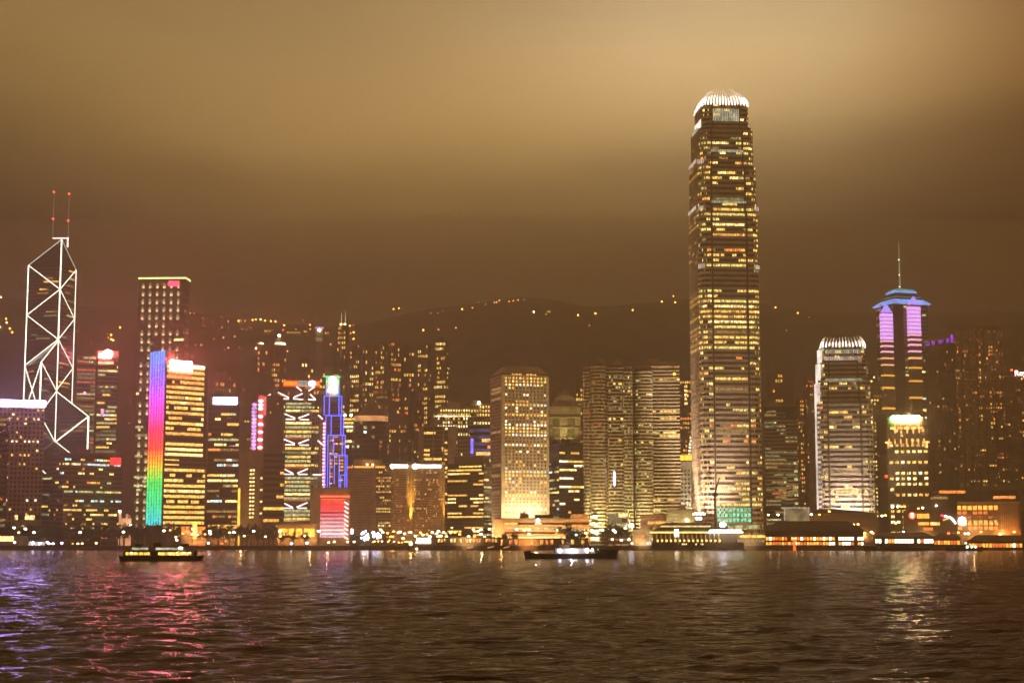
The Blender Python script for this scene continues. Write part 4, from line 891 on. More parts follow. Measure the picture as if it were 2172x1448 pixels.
for u, out, pw in ((2, 18, 5.5e5), (16, 16, 2.6e5), (40, 16, .5e5)): b.flood(u, out, pw, (1, .80, .70), 3, 110, k='F', size=60, aimout=-1)
b.done()
def prob1(t):
    if t > .9: return .3, .1
    if t > .5: return (.5, .15) if rnd.random() < .65 else (.05, 0)
    if t > .2: return (.7, .3) if rnd.random() < .6 else (.05, 0)
    return .15, 0
hf = 25.6
b, z = finance('shorter twin of the tallest tower with a crown of fins and a white-lit left edge', 1804, 25.6, [(850, 1.0), (800, .94), (762, .87), (732, .80)], 1520, 3, 707, 13, 40, prob1, 732, 'fin_white', .20, True)
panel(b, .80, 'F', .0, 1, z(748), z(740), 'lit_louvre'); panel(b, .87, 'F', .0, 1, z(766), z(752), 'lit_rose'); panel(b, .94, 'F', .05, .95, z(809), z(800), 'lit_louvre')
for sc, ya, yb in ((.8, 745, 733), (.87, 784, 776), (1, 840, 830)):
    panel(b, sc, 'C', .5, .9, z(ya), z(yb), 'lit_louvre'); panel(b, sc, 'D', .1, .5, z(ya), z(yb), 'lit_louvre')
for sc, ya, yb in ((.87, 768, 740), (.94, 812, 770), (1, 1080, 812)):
    m = MB(); s = hf * sc; m.wbox((-s - .6, -s * .70), (-s + s * .17, -s * .93), 0, s * .27, z(ya), z(yb), .9, 1.6, 'wash_white' if ya < 900 else emit('wash_rose', (1, .82, .72), .75, .5, (.05, .05, .02))); m.build('edge_wash', b.root)  # glowing strip stands for floodlight washing the left edge
b.W['F'] = ((-hf, -hf), (hf, -hf)); b.W['L'] = ((-hf, hf), (-hf, -hf))
for u, pw, cl in ((10, 3.0e5, (.95, .85, .85)), (26, 5.0e5, (.98, .82, .90)), (42, 3.4e5, (.95, .9, .75))): b.flood(u, 17, pw, cl, 0, 70, k='F', size=90, aimout=-1)
b.done()

b = Bld('office_tower', 'hazy banded tower with pale green windows close behind the right side of the tallest tower', (1622, 1692), 862, 1640, depth=26, yref=960)
b.core('glass_brown'); b.bands('F', 0, b.h - 4, 36, 'concrete', .5, .45, 'dim', u1=b.w * .66); b.bands('F', 0, b.h - 12, 34, 'concrete', .55, .3, 'dim', u0=b.w * .62, off=1); b.roof(1, 'tan')
for i in range(7): b.win('F', b.w * .88, b.w * .99, b.z(985 + i * 17), b.z(980 + i * 17), 'win_green', 1.8)
b.flood(b.w * .7, 20, 5e4, (1, .9, .5), b.z(1090), 60); b.done()
b = Bld('slab_tower', 'plain brown slab tower standing against the lit edge of the shorter crowned tower', (1716, 1744), 880, 1580, depth=20, yref=980)
b.core('tan'); b.bands('F', 0, b.h, 40, 'tan', .7, .0, 'dim'); b.roof(1, 'tan'); b.done()
b = Bld('hotel_tower', 'dark tower with pairs of yellow windows squeezed between the crowned twin and the violet-lit tower', (1842, 1866), 796, 1640, depth=20, yref=900)
b.core('brown'); b.grid('F', 0, b.h, 44, 4, 'brown', .6, .5, .5, 'office', clus=1); b.roof(1, 'brown'); b.done()
# ------------------------------------------------------------------ right end
_cl = [0]
def CL(): _cl[0] += 1; return 'crown_light#%d' % _cl[0]
def spire_tower():
    b = Bld('spire_tower', 'tall dark tower with a spire, blue-lit stepped roof tiers and two pink-violet light columns', (1862, 1898, 1972), 640, 1900, phi=30, yref=800, cat='skyscraper')
    z = b.z; b.core('glass_brown', h=b.h - 2); b.bands('F', 0, b.h - 4, 62, 'grey', .5, .22, 'cool', u0=b.w * .3); b.bands('L', 0, b.h - 4, 62, 'grey', .5, .15, 'dim')
    emit('roof_blue', (.20, .34, .85), .95, .3, (.1, .1, .1)); emit('roof_teal', (.12, .45, .38), .55, .4, (.1, .1, .1))
    q = lambda e: [(-e, -e), (b.w + e, -e), (b.w + e, b.d + e), (-e, b.d + e)]
    # low stepped pyramid roof
    def tier(e, z0, z1, e2, mat): m = b.p('roof_tier#%f' % z0); m.prism(q(e), z0, z1, mat, top=q(e2))
    tier(3.0, b.h - 2.0, b.h - .6, 2.9, 'roof_blue'); tier(2.0, b.h - .2, b.h + 2.0, -.6, 'roof_blue'); tier(-1.4, b.h + 2.4, b.h + 4.4, -3.6, 'roof_blue')
    tier(-4, b.h + 4.5, b.h + 13, -9.5, 'dark'); tier(-5.0, b.h + 7, b.h + 7.9, -5.8, 'roof_teal'); tier(-8.2, b.h + 13.1, b.h + 15.4, -9.4, 'roof_blue'); tier(-9.8, b.h + 15.8, b.h + 18, -12.5, 'roof_teal')
    cx, cy_ = b.u(1914, 600), b.d * .4; zb = b.h + 18; zt = z(507); m = MB()
    cx = b.w * .42
    m.tube((cx, cy_, zb), (cx, cy_, zb + (zt - zb) * .55), 1.3, emit('spire_glow', (.9, .85, .45), .22, .3), 8, .9); m.tube((cx, cy_, zb + (zt - zb) * .55), (cx, cy_, zt), .75, 'spire_glow', 6, .25); sp = m.build('spire', b.root)  # faint emission added to brighten the spire
    for f, r in ((.30, 2.4), (.62, 2.2), (.05, 2.0)): m = MB(); m.tube((cx, cy_, zb + (zt - zb) * f), (cx, cy_, zb + (zt - zb) * f + 1.6), r, 'metal', 8); m.ball((cx - 1.4, cy_ - 1.6, zb + (zt - zb) * f), .9, emit('spire_lamp', (1, .95, .7), 1.6, 0)); m.build('collar', sp)
    # lit columns
    def column(px0, px1, ytop, ys, ylast):
        u0, u1 = b.u(px0, 700), b.u(px1, 700); dd = 8
        bb = MB(); bb.box(u0 + .3, u1 - .3, -6.5, -.2, 0, z(ytop + 12), 'grey'); co = bb.build('corner_column', b.root)
        for y0, y1, mat in ys:
            m = MB(); m.box(u0, u1, -7.2, -.4, z(y1), z(y0), mat); m.build('light_band', co)
        m = MB(); c = (u0 + u1) / 2
        for k, (f0, f1) in enumerate(((1, .72), (.68, .42), (.38, .06))): m.prism([(c - (c - u0) * f0, -4 - 3 * f0), (c + (c - u0) * f0, -4 - 3 * f0), (c + (c - u0) * f0, -4 + 3 * f0), (c - (c - u0) * f0, -4 + 3 * f0)], z(ytop + 13) + k * 3.6, z(ytop + 13) + k * 3.6 + 3.2, 'band_violet', top=[(c - (c - u0) * f1, -4 - 3 * f1), (c + (c - u0) * f1, -4 - 3 * f1), (c + (c - u0) * f1, -4 + 3 * f1), (c - (c - u0) * f1, -4 + 3 * f1)])
        m.build('pyramid_cap', co)
    emit('band_violet', (.42, .30, 1), 1.05, .15); emit('band_lilac', (.85, .40, 1), 1.1, .12); emit('band_pink', (1, .42, .62), 1.1, .12); emit('band_peach', (1, .45, .22), 1.1, .12); emit('band_gold', (1, .46, .06), .95, .12)
    L = [(667 + 8 * i, 673.5 + 8 * i, 'band_lilac') for i in range(7)] + [(723.5, 727, 'band_pink'), (734, 737.5, 'band_pink'), (746, 749.5, 'band_pink'), (760, 763, 'band_peach'), (774, 777, 'band_peach'), (796, 799.5, 'band_gold'), (822, 826, 'band_gold'), (865, 869, 'band_gold'), (913, 917, 'band_gold')]
    column(1866, 1888, 652, L, 0)
    R = [(650 + 8.3 * i, 656.8 + 8.3 * i, 'band_lilac') for i in range(7)] + [(708, 712, 'band_pink'), (718, 722, 'band_pink'), (729, 733, 'band_pink'), (743, 746.5, 'band_pink'), (757, 761, 'band_peach'), (778, 781.5, 'band_gold'), (806, 809.5, 'band_gold'), (841, 845, 'band_gold')]
    column(1924, 1947, 633, R, 0)
    b.done()
spire_tower()

b = Bld('bank_building', 'stone-framed tower with a glaring white rooftop sign, gold-lit setback crown and yellow windows', (1882, 1970), 905, 1550, depth=26, yref=980)
b.core('brown'); z = b.z
b.grid('F', 4, z(952), 17, 7, 'grey', .62, .5, .55, 'bright', u0=b.w * .03, clus=0); b.grid('F', z(950), z(908), 4, 7, 'grey', .55, .5, .5, 'gold', u0=b.w * .05, u1=b.w * .95)
b.box('crown', b.w * .03, b.w * .90, 1, 18, b.h + .01, z(884), 'tan'); emit('crown_gold', (1, .46, .12), 1.8, .5, (.3, .3, .3))
for i in range(5): b.box(CL(), b.w * (.10 + i * .165), b.w * (.23 + i * .165), -.9, -.2, z(910.5), z(906), 'crown_gold')
for i in range(5): b.box(CL(), b.w * (.20 + i * .145), b.w * (.225 + i * .145), .1, .8, z(904), z(897), 'crown_gold'); b.box(CL(), b.w * (.20 + i * .145), b.w * (.23 + i * .145), -1, -.2, z(919), z(912), 'crown_gold')
for i in range(7): b.box(CL(), b.w * (.05 + i * .14), b.w * (.075 + i * .14), -1, -.2, z(941), z(931), 'crown_gold')
b.box(CL(), -1.5, b.w * .13, -1.3, -.4, z(940), z(936.5), 'crown_gold'); b.box(CL(), b.w * .86, b.w + 1.5, -1.3, -.4, z(940), z(936.5), 'crown_gold')
b.box(CL(), b.w * .02, b.w * .06, -1.3, -.4, z(950), z(937), 'crown_gold'); b.box(CL(), b.w * .94, b.w * .99, -1.3, -.4, z(950), z(937), 'crown_gold')
u0, u1 = b.u(1901, 888), b.u(1951, 888); m = b.p('roof_sign')
for i in range(6): a = u0 + (u1 - u0) * i / 6; m.box(a, a + (u1 - u0) / 6 * .9, -.5, .2, z(895), z(882), emit('sign_gold', (1, .68, .30), 60, 0)); 
m = MB(); m.ball((b.u(1896, 888), -.6, z(888)), 3.0, 'sign_green', sq=(1.1, .3, 1.1)); m.build('emblem', b.root)
b.done()

# apartment towers
b = Bld('apartment_tower', 'dark ribbed apartment tower with a violet-lit parapet, right of the spire tower', (1966, 2044), 728, 1730, depth=28, yref=880)
b.core('brown'); b.grid('F', 0, b.h, 52, 14, 'grey', .5, .5, .09, 'warm', clus=1)
for j in range(8): b.wb('pier', 'F', b.w * j / 8, b.w * j / 8 + 1.2, 0, b.h, -.1, 1.3, 'brown')
for j in range(16):
    if rnd.random() < .8: b.wb('parapet_light', 'F', b.w * (.02 + j * .045), b.w * (.045 + j * .045), b.z(734 - j * .4), b.z(726 - j * .5), .5, 1.4, emit('parapet_violet', (.45, .05, .9), .7, .7, (.2, .2, .2)))
b.wb('parapet_light', 'F', b.w * .72, b.w * .80, b.z(728), b.z(712), .5, 1.4, 'parapet_violet'); b.box('wall', b.w * .6, b.w, 3, b.d, b.h, b.z(708), 'brown'); b.done()
b = Bld('apartment_tower', 'tall dark apartment tower with scattered orange windows, highest of the right-hand group', (2028, 2132), 702, 1690, depth=30, yref=880)
b.core('brown'); b.grid('F', 0, b.h, 56, 20, 'tan', .5, .5, .15, 'warm', clus=1)
for j in (0, 3, 6, 9, 12, 16, 19): b.wb('pier', 'F', b.w * j / 20, b.w * j / 20 + 1.4, 0, b.h, -.1, 1.6, 'brown')
b.box('wall', b.w * .06, b.w * .34, 4, b.d, b.h, b.z(690), 'brown'); b.box('wall', b.w * .45, b.w * .98, 4, b.d, b.h, b.z(694), 'brown'); b.done()
b = Bld('hotel_tower', 'dark tower at the right edge with a white lit rooftop sign', (2134, 2230), 800, 1640, depth=30, yref=950)
b.core('brown'); b.grid('F', 0, b.h, 44, 16, 'grey', .5, .5, .12, 'warm', clus=1); b.roof(1, 'brown')
fc = bpy.data.curves.new('lettering', 'FONT'); fc.body = 'Royal'; fc.size = 7.2; fc.extrude = .4; fc.offset = .08; fc.materials.append(MATS['sign_rose' if emit('sign_rose', (1, .55, .50), 6, 0) else ''])
text_mesh(fc, b.root, (b.u(2152, 795), -.5, b.z(797)))
m = b.p('beacon'); m.ball((b.u(2146, 785), 0, b.z(785)), 1.2, 'lamp_red'); b.done()
b = Bld('slab_tower', 'dark slab between the gold-crowned bank and the crowned twin tower', (1860, 1884), 880, 1620, depth=20, yref=980)
b.core('dark'); b.roof(1, 'dark'); m = b.p('beacon'); m.ball((b.w * .8, -1, b.z(1010)), 1.4, 'lamp_red'); b.done()

# mid-levels apartment towers: (x0, x1, top, Y, floors, cols, p, palette, label)
MID = [
 (545, 572, 742, 1950, 34, 5, .13, 'warm', 'hazy apartment tower left of the domed residential tower on the slope'),
 (570, 606, 735, 1980, 38, 6, .22, 'warm', 'apartment tower with a small round pale-lit cupola on top'),
 (606, 632, 800, 1940, 26, 5, .10, 'warm', 'low dim apartment tower behind the orange sign bar, left one'),
 (632, 664, 768, 1960, 32, 5, .14, 'gold', 'apartment tower with a ring of yellow windows above the orange sign bar'),
 (664, 690, 776, 1970, 30, 4, .12, 'warm', 'slim apartment tower with few orange windows above the neon tower'),
 (706, 722, 735, 1990, 30, 3, .15, 'warm', 'thin dim apartment tower left of the twin-masted one'),
 (716, 738, 690, 2010, 44, 4, .35, 'warm', 'twin-masted apartment tower reaching highest on the left slope'),
 (742, 768, 742, 1960, 40, 5, .28, 'office', 'grey-green apartment tower with a lit stair column, right of the twin-masted one'),
 (768, 792, 740, 1985, 36, 4, .20, 'office', 'apartment tower with yellow window pairs behind the round dark tower'),
 (792, 822, 732, 1930, 40, 6, .30, 'warm', 'apartment tower with large orange window blocks above the pointed dome'),
 (822, 850, 725, 1960, 40, 6, .30, 'warm', 'broad apartment tower with pinkish orange windows in the middle of the slope group'),
 (850, 878, 735, 1985, 38, 5, .26, 'warm', 'apartment tower with a curved orange-lit corner'),
 (846, 872, 822, 1800, 34, 5, .20, 'warm', 'nearer brown apartment tower with an orange line under its roof'),
 (872, 898, 830, 1810, 34, 6, .14, 'warm', 'nearer brown gridded apartment tower left of the amber-windowed tower'),
 (886, 914, 730, 1960, 42, 6, .30, 'gold', 'left tower of the bright yellow pair of apartment towers'),
 (920, 953, 724, 1950, 42, 8, .45, 'gold', 'right tower of the bright yellow pair of apartment towers'),
 (824, 846, 868, 1830, 28, 4, .10, 'warm', 'small dim tower standing right of the pointed dome'),
 (436, 498, 795, 1990, 28, 10, .03, 'warm', 'faint pale slab block in the haze above the dark white-signed tower'),
 (1222, 1240, 812, 1900, 34, 4, .24, 'warm', 'slim apartment tower with three bright windows left of the curved towers'),
 (1438, 1472, 806, 1880, 36, 7, .20, 'warm', 'dark apartment tower with a vertical run of lights left of the tallest tower'),
 (1628, 1684, 792, 1920, 34, 10, .06, 'warm', 'brown apartment block with a cluster of orange windows right of the tallest tower'),
 (1690, 1712, 846, 1860, 34, 4, .20, 'warm', 'slim dark apartment tower with scattered lights, lower of the two by the crowned twin'),
 (1706, 1726, 796, 1900, 40, 4, .22, 'warm', 'slim dark apartment tower with orange windows, taller of the two by the crowned twin'),
 (266, 288, 830, 1960, 24, 3, .05, 'warm', 'faint brown block in the haze left of the dotted tower'),
 (1168, 1190, 832, 1900, 24, 4, .05, 'warm', 'low faint apartment tower in front of the hill right of the round-windowed tower'),
]
for (x0, x1, top, Y, n, c, p, pal, lab) in MID:
    ph = rnd.choice((-22, 22, 0))
    if ph: 
        xc = x0 + (x1 - x0) * (.25 if ph > 0 else .75); b = Bld('apartment_tower', lab, (x0, xc, x1), top, Y, phi=ph, yref=top + 80, maxw=40)
    else: b = Bld('apartment_tower', lab, (x0, x1), top, Y, depth=20, yref=top + 80, maxw=40)
    b.core('brown'); b.grid('F', 0, b.h, n, c, rnd.choice(('brown', 'grey', 'brown')), .6, .55, lambda t, p=p: p * (2.0 if t > .35 else 1.2), pal, clus=1)
    if ph: b.grid('L' if ph > 0 else 'R', 0, b.h, n, 3, 'brown', .5, .45, p * .5, pal, clus=1)
    b.roof(2, 'brown'); M = b.p('roof_house'); M.box(b.w * .3, b.w * .7, b.d * .2, b.d * .6, b.h + .01, b.h + 5.5, 'brown')
    if 'cupola' in lab:
        b.box('lit_ring', b.w * .1, b.w * .95, -.6, 0, b.h + 3, b.h + 6, 'win_white'); m = b.p('cupola'); m.ball((b.w * .5, b.d * .3, b.h + 9), 4, 'grey', sq=(1, 1, .8)); m.ball((b.w * .4, -1, b.h + 14), 1.8, 'lamp_white')
    if 'twin-masted' in lab and 'highest' in lab:
        for u in (.35, .85): m = MB(); m.tube((b.w * u, 2, b.h), (b.w * u, 2, b.h + 17), .55, emit('mast_glow', (1, .8, .5), .8, .2), 5, .15); m.ball((b.w * u, 1, b.h + 1.5), 1.5, 'lamp_warm'); m.build('mast', b.root)
    if 'run of lights' in lab:
        for i in range(6): b.win('F', b.w * .72 - i * .4, b.w * .86 - i * .4, b.z(930 + i * 7), b.z(926 + i * 7), 'win_white', .6)
        for i in range(5): b.win('F', b.w * .42, b.w * .6, b.z(822 + i * 9), b.z(817 + i * 9), 'win_cream', .6)
    b.done()
b = Bld('apartment_tower', 'small hillside block with a violet-lit roof edge high on the slope', (670, 685), 697, 2150, depth=14, yref=700, maxw=20)
b.core('grey'); b.bands('F', b.h * .5, b.h - 2, 14, 'grey', .5, .5, 'dim'); b.box('roof_light', -1, b.w + 1, -1, 0, b.h, b.h + 2.4, emit('edge_violet', (.75, .25, .9), .9, .2)); m = b.p('roof_light'); m.ball((b.w * .5, -2, b.h - 2), 2, 'lamp_white'); b.done()

# ------------------------------------------------------------------ hillside lamps and houses
HL = [(403, 664, 1), (412, 664, 1), (484, 681, 1), (506, 681, 2), (520, 681, 1), (536, 679, 2), (543, 678, 2), (553, 678, 3), (562, 680, 2), (575, 681, 2), (584, 682, 2), (470, 672, 0), (433, 691, 0), (471, 695, 1), (513, 698, 0), (533, 696, 0), (603, 690, 2), (601, 700, 9), (498, 714, 1), (474, 717, 1), (454, 720, 0), (415, 731, 0), (427, 732, 1), (484, 738, 1), (508, 737, 0), (548, 728, 1), (553, 727, 3), (557, 728, 3), (543, 739, 3), (561, 752, 3), (643, 679, 9), (671, 676, 0), (658, 689, 2), (658, 698, 1), (628, 699, 1), (695, 707, 2), (701, 730, 1), (717, 730, 2), (719, 722, 1), (742, 691, 2), (750, 704, 2), (750, 718, 2), (744, 706, 1), (749, 690, 0),
 (835, 655, 2), (846, 654, 2), (853, 653, 0), (898, 700, 2), (930, 698, 1), (967, 695, 1), (980, 656, 2), (929, 664, 0), (939, 660, 0), (914, 664, 0), (1002, 653, 1), (1030, 645, 0), (1049, 641, 1), (1053, 641, 1), (1059, 637, 1), (1080, 639, 1), (1089, 638, 1), (1099, 637, 1), (1112, 636, 0), (1016, 641, 0), (1132, 662, 3), (1158, 667, 0), (1165, 660, 0), (1171, 659, 0), (1226, 668, 2), (1263, 664, 2), (1342, 657, 2), (1404, 640, 2), (1428, 628, 2), (1432, 641, 2), (1645, 652, 2), (1692, 664, 2), (1716, 672, 0),
 (2, 630, 3), (13, 677, 2), (13, 684, 9), (14, 685, 3), (21, 697, 2), (26, 705, 2), (0, 693, 3), (255, 695, 2), (236, 710, 2), (236, 720, 2), (240, 722, 2), (230, 716, 1), (194, 727, 0), (228, 707, 0), (165, 703, 0), (1668, 700, 0), (1250, 690, 0), (760, 735, 1), (610, 745, 1)]
emit('hill_dim', (1, .42, .14), 1.2, 0); emit('hill_amber', (1, .34, .08), 3.2, 0); emit('hill_gold', (1, .40, .06), 9, 0); emit('hill_pale', (1, .80, .35), 6, 0)
hl_mesh = {}
def hill_lamp(px, py, k):
    for q in range(120):
        Y = 2000 + q * 7; p = pt(px, py, Y)
        if hill(p[0], Y) >= p[2] - 5: break
    gz = hill(p[0], Y) - 1; h = max(4, p[2] - gz)
    mat, r = {0: ('hill_dim', 1.1), 1: ('hill_amber', 1.2), 2: ('hill_gold', 1.4), 3: ('hill_pale', 1.6), 9: ('lamp_red', 1.4)}[k]
    key = (k, round(h)); h = round(h)
    if key not in hl_mesh:
        m = MB(); m.tube((0, 0, 0), (0, 0, h - r * .5), .22, 'dark', 5, .14); a = m.mesh('pole'); m = MB(); m.ball((0, -.3, h), r, mat, 8, 5); hl_mesh[key] = (a, m.mesh('lamp_head'))
    lab = {0: 'faint hillside lamp half lost in the haze', 1: 'small amber hillside lamp', 2: 'bright golden road lamp on the hillside', 3: 'pale yellow lamp on the hillside', 9: 'red warning lamp on the hillside'}[k]
    e = empty('hillside_lamp', lab, 'street lamp', (p[0], Y, gz), 0, {0: 'faint lamps dotted over the hillside', 1: 'small amber lamps dotted over the hillside', 2: 'golden road lamps along the hillside', 3: 'pale lamps on the hillside', 9: 'red warning lamps on the hillside'}[k])
    for n, me in zip(('pole', 'lamp_head'), hl_mesh[key]): o = bpy.data.objects.new(n, me); C.objects.link(o); o.parent = e
for a in HL: hill_lamp(*a)
for px, py, w, lab in ((570, 703, 20, 'golden-lit hillside house left of the curved terrace'), (625, 706, 34, 'long lit terrace house on the hillside'), (650, 704, 12, 'small lit house right of the long terrace'), (1166, 662, 12, 'faintly lit house on the ridge right of centre'), (694, 707, 10, 'small amber-lit house above the neon tower'), (510, 681, 8, 'hazy lit house among the golden road lamps')):
    for q in range(120):
        Y = 2000 + q * 7; p = pt(px, py, Y)
        if hill(p[0], Y) >= p[2] - 6: break
    gz = hill(p[0], Y) - 2; ww = w * Y / F; e = empty('hillside_house', lab, 'house', (p[0] - ww / 2, Y, gz)); hh = p[2] - gz + 3
    m = MB(); m.box(0, ww, 0, 10, 0, hh, 'brown'); m.build('wall', e); m = MB(); m.prism([(-.5, -.5), (ww + .5, -.5), (ww + .5, 10.5), (-.5, 10.5)], hh, hh + 3, 'dark', top=[(1, 4), (ww - 1, 4), (ww - 1, 6), (1, 6)]); m.build('roof', e)
    for j in range(max(2, int(ww / 4))): m = MB(); m.box(j * ww / int(ww / 4 + 1) + .4, j * ww / int(ww / 4 + 1) + 2.8, -.2, -.02, hh - 3.6, hh - 1, 'win_gold'); m.build('window', e)

# ------------------------------------------------------------------ waterfront
wall('bark', (.06, .045, .03)); wall('leaf', (.045, .06, .025), .8, 0, .45, scale=.6)
def tree_mesh(seed, broad):
    r = random.Random(seed); tr = MB(); tr.tube((0, 0, 0), (.2, 0, 4), .38, 'bark', 6, .26)
    for k in range(5):
        a = k * 1.3; tr.tube((.2, 0, 3.2 + k * .25), (2.4 * math.cos(a) * broad, 2.4 * math.sin(a), 6.4 + r.uniform(-.6, 1)), .18, 'bark', 5, .07)
    cr = MB(); i = cr.mi('leaf')
    cl = [(r.gauss(0, 1.9 * broad), r.gauss(0, 1.6), 7 + r.gauss(0, 1.4), r.uniform(.8, 1.7)) for _ in range(20)]
    for cx, cy_, cz, rad in cl:
        for _ in range(46):
            d = [r.gauss(0, 1) for _ in range(3)]; l = math.sqrt(sum(q * q for q in d)); c = [cx + d[0] / l * rad * r.uniform(.4, 1), cy_ + d[1] / l * rad, cz + d[2] / l * rad * .8]; b0 = len(cr.v); s = r.uniform(.4, .75)
            for _q in range(3): cr.v.append(tuple(c[q] + r.uniform(-s, s) for q in range(3)))
            cr.f.append((b0, b0 + 1, b0 + 2)); cr.m.append(i)
    return tr.mesh('trunk'), cr.mesh('crown')
TM = [tree_mesh(5, 1), tree_mesh(9, 1.4), tree_mesh(14, .8)]
def tree(px, Y, sc, k, lab, grp):
    s = slope(px, 1140); e = empty('tree', lab, 'tree', (s * Y, Y, G), rnd.uniform(0, 6.2), grp)
    for n, me in zip(('trunk', 'crown'), TM[k]): o = bpy.data.objects.new(n, me); C.objects.link(o); o.parent = e; o.scale = (sc, sc, sc * 1.05)
x = -30
while x < 645:
    if not (380 < x < 432 or 585 < x < 668): tree(x, rnd.uniform(1420, 1450), rnd.uniform(1.2, 1.8), rnd.randrange(3), 'dark rounded waterfront tree on the unlit left promenade', 'dark trees along the left promenade')
    x += rnd.uniform(8, 15)
for x in (600, 622, 648): tree(x, 1412, 1.0, 0, 'small dark tree in front of the golden-lit pavilion', 'trees in front of the golden-lit pavilion')
for x, sc in ((1203, 1.7), (1211, 1.2), (1222, 1.3), (1236, 1.2), (1290, 1.5), (1303, 1.8), (1318, 1.6)): tree(x, 1418, sc, rnd.randrange(3), 'dark tree in front of the low buildings between post office and pier', 'dark trees between the post office and the pier')
for x in (752, 764, 790, 1070, 1090): tree(x, 1428, 1.0, 2, 'small tree among the crowded promenade lamps', 'small trees among the promenade lamps')

LAMPS = {}
def lamp(px, py, Y, mat, r, lab, grp):
    p = pt(px, py, Y); h = max(2.0, round((p[2] - G) * 2) / 2); key = (h, mat, r)
    if key not in LAMPS:
        m = MB(); m.tube((0, 0, 0), (0, 0, h - r * .7), .14, 'dark', 6, .08); a = m.mesh('pole'); m = MB(); m.ball((0, 0, h), r, mat, 8, 5, (1.15, 1, .8)); LAMPS[key] = (a, m.mesh('lamp_head'))
    e = empty('street_lamp', lab, 'street lamp', (p[0], Y, G), 0, grp)
    for n, me in zip(('pole', 'lamp_head'), LAMPS[key]): o = bpy.data.objects.new(n, me); C.objects.link(o); o.parent = e
for x, y in ((30, 1119), (54, 1121), (72, 1128), (170, 1128), (262, 1127), (348, 1125), (409, 1121), (445, 1126), (446, 1131), (496, 1128), (538, 1126), (594, 1126), (676, 1126)):
    lamp(x, y, 1408, 'lamp_white', 1.05, 'white globe lamp on the dark left promenade', 'white globe lamps on the left promenade')
for x, y in ((31, 1150), (70, 1150), (101, 1150), (131, 1151), (69, 1159), (84, 1159), (104, 1157), (112, 1160), (618, 1152), (651, 1151)):
    lamp(x, y, 1402.5, 'lamp_cold', .9, 'low cold-white lamp just above the left seawall', 'cold-white lamps above the left seawall')
for x, y, c in ((40, 1128, 'lamp_warm'), (154, 1160, 'glow_gold'), (165, 1160, 'lamp_warm'), (174, 1160, 'lamp_warm'), (204, 1151, 'lamp_warm'), (373, 1139, 'lamp_warm'), (375, 1145, 'lamp_white'), (361, 1123, 'lamp_orange'), (388, 1131, 'lamp_orange'), (408, 1132, 'lamp_warm'), (418, 1133, 'lamp_white'), (435, 1132, 'lamp_orange'), (442, 1151, 'lamp_white'), (471, 1152, 'lamp_red'), (487, 1129, 'lamp_warm'), (518, 1136, 'lamp_warm'), (563, 1137, 'lamp_warm'), (595, 1137, 'lamp_warm'), (646, 1136, 'lamp_warm'), (697, 1150, 'lamp_warm'), (709, 1148, 'lamp_warm'), (737, 1148, 'lamp_warm'), (751, 1149, 'lamp_warm')):
    lamp(x, y, 1411, c, .85, 'small coloured lamp among the trees of the left promenade', 'small lamps among the left promenade trees')
rl = random.Random(21)
for x, y in ((746, 1123), (822, 1130), (835, 1126), (845, 1129), (849, 1128), (858, 1131), (868, 1129), (871, 1128), (881, 1136), (892, 1129), (897, 1134), (906, 1133), (912, 1137), (917, 1129), (926, 1131), (930, 1126), (929, 1137), (935, 1136), (941, 1129), (947, 1137), (956, 1129), (965, 1129), (975, 1132), (855, 1141), (829, 1137), (833, 1137), (994, 1137), (1006, 1137), (1004, 1122), (1006, 1126), (1014, 1126), (1020, 1123), (1020, 1132), (1038, 1121), (1028, 1138), (1052, 1140), (806, 1139), (812, 1129), (808, 1123), (1096, 1122), (1112, 1123), (1122, 1123), (1122, 1132), (1082, 1145), (1138, 1142), (1182, 1124), (1205, 1122), (1243, 1130), (1256, 1143)):
    lamp(x, y, rl.uniform(1404, 1440), rl.choice(('lamp_warm', 'lamp_warm', 'lamp_white', 'lamp_orange')), 1.05, 'warm lamp in the crowded middle promenade', 'warm lamps crowding the middle promenade')
for i in range(34):
    lamp(790 + i * 7.6 + rl.uniform(-3, 3), rl.uniform(1146, 1150), 1403, rl.choice(('lamp_warm', 'hill_gold', 'lamp_orange')), .6, 'tiny warm lamp low along the middle seawall', 'tiny lamps low along the middle seawall')
for x, y in ((1255, 1124), (1278, 1123), (1293, 1121), (1301, 1124), (1326, 1120), (1261, 1128), (1299, 1144), (1318, 1145), (1334, 1144), (1341, 1152), (1370, 1148), (1385, 1142), (1381, 1129), (1265, 1131), (1285, 1129), (1305, 1127)):
    lamp(x, y, rl.uniform(1403, 1430), rl.choice(('lamp_warm', 'lamp_white')), 1.0, 'warm lamp between the dark trees and the columned pier', 'warm lamps left of the columned pier')
lamp(1222, 1134, 1406, 'lamp_teal', .9, 'small teal lamp near the dark conical tree', None); lamp(1222, 1097, 1470, 'lamp_cold', 1.6, 'violet-white lamp on a tall pole above the post office', None); lamp(1339, 1114, 1470, 'lamp_cold', 2.0, 'tall pinkish white light right of the curved towers podium', None); lamp(1533, 1112, 1406, 'lamp_cold', 2.6, 'large violet-white ball light above the glowing canopy', None)
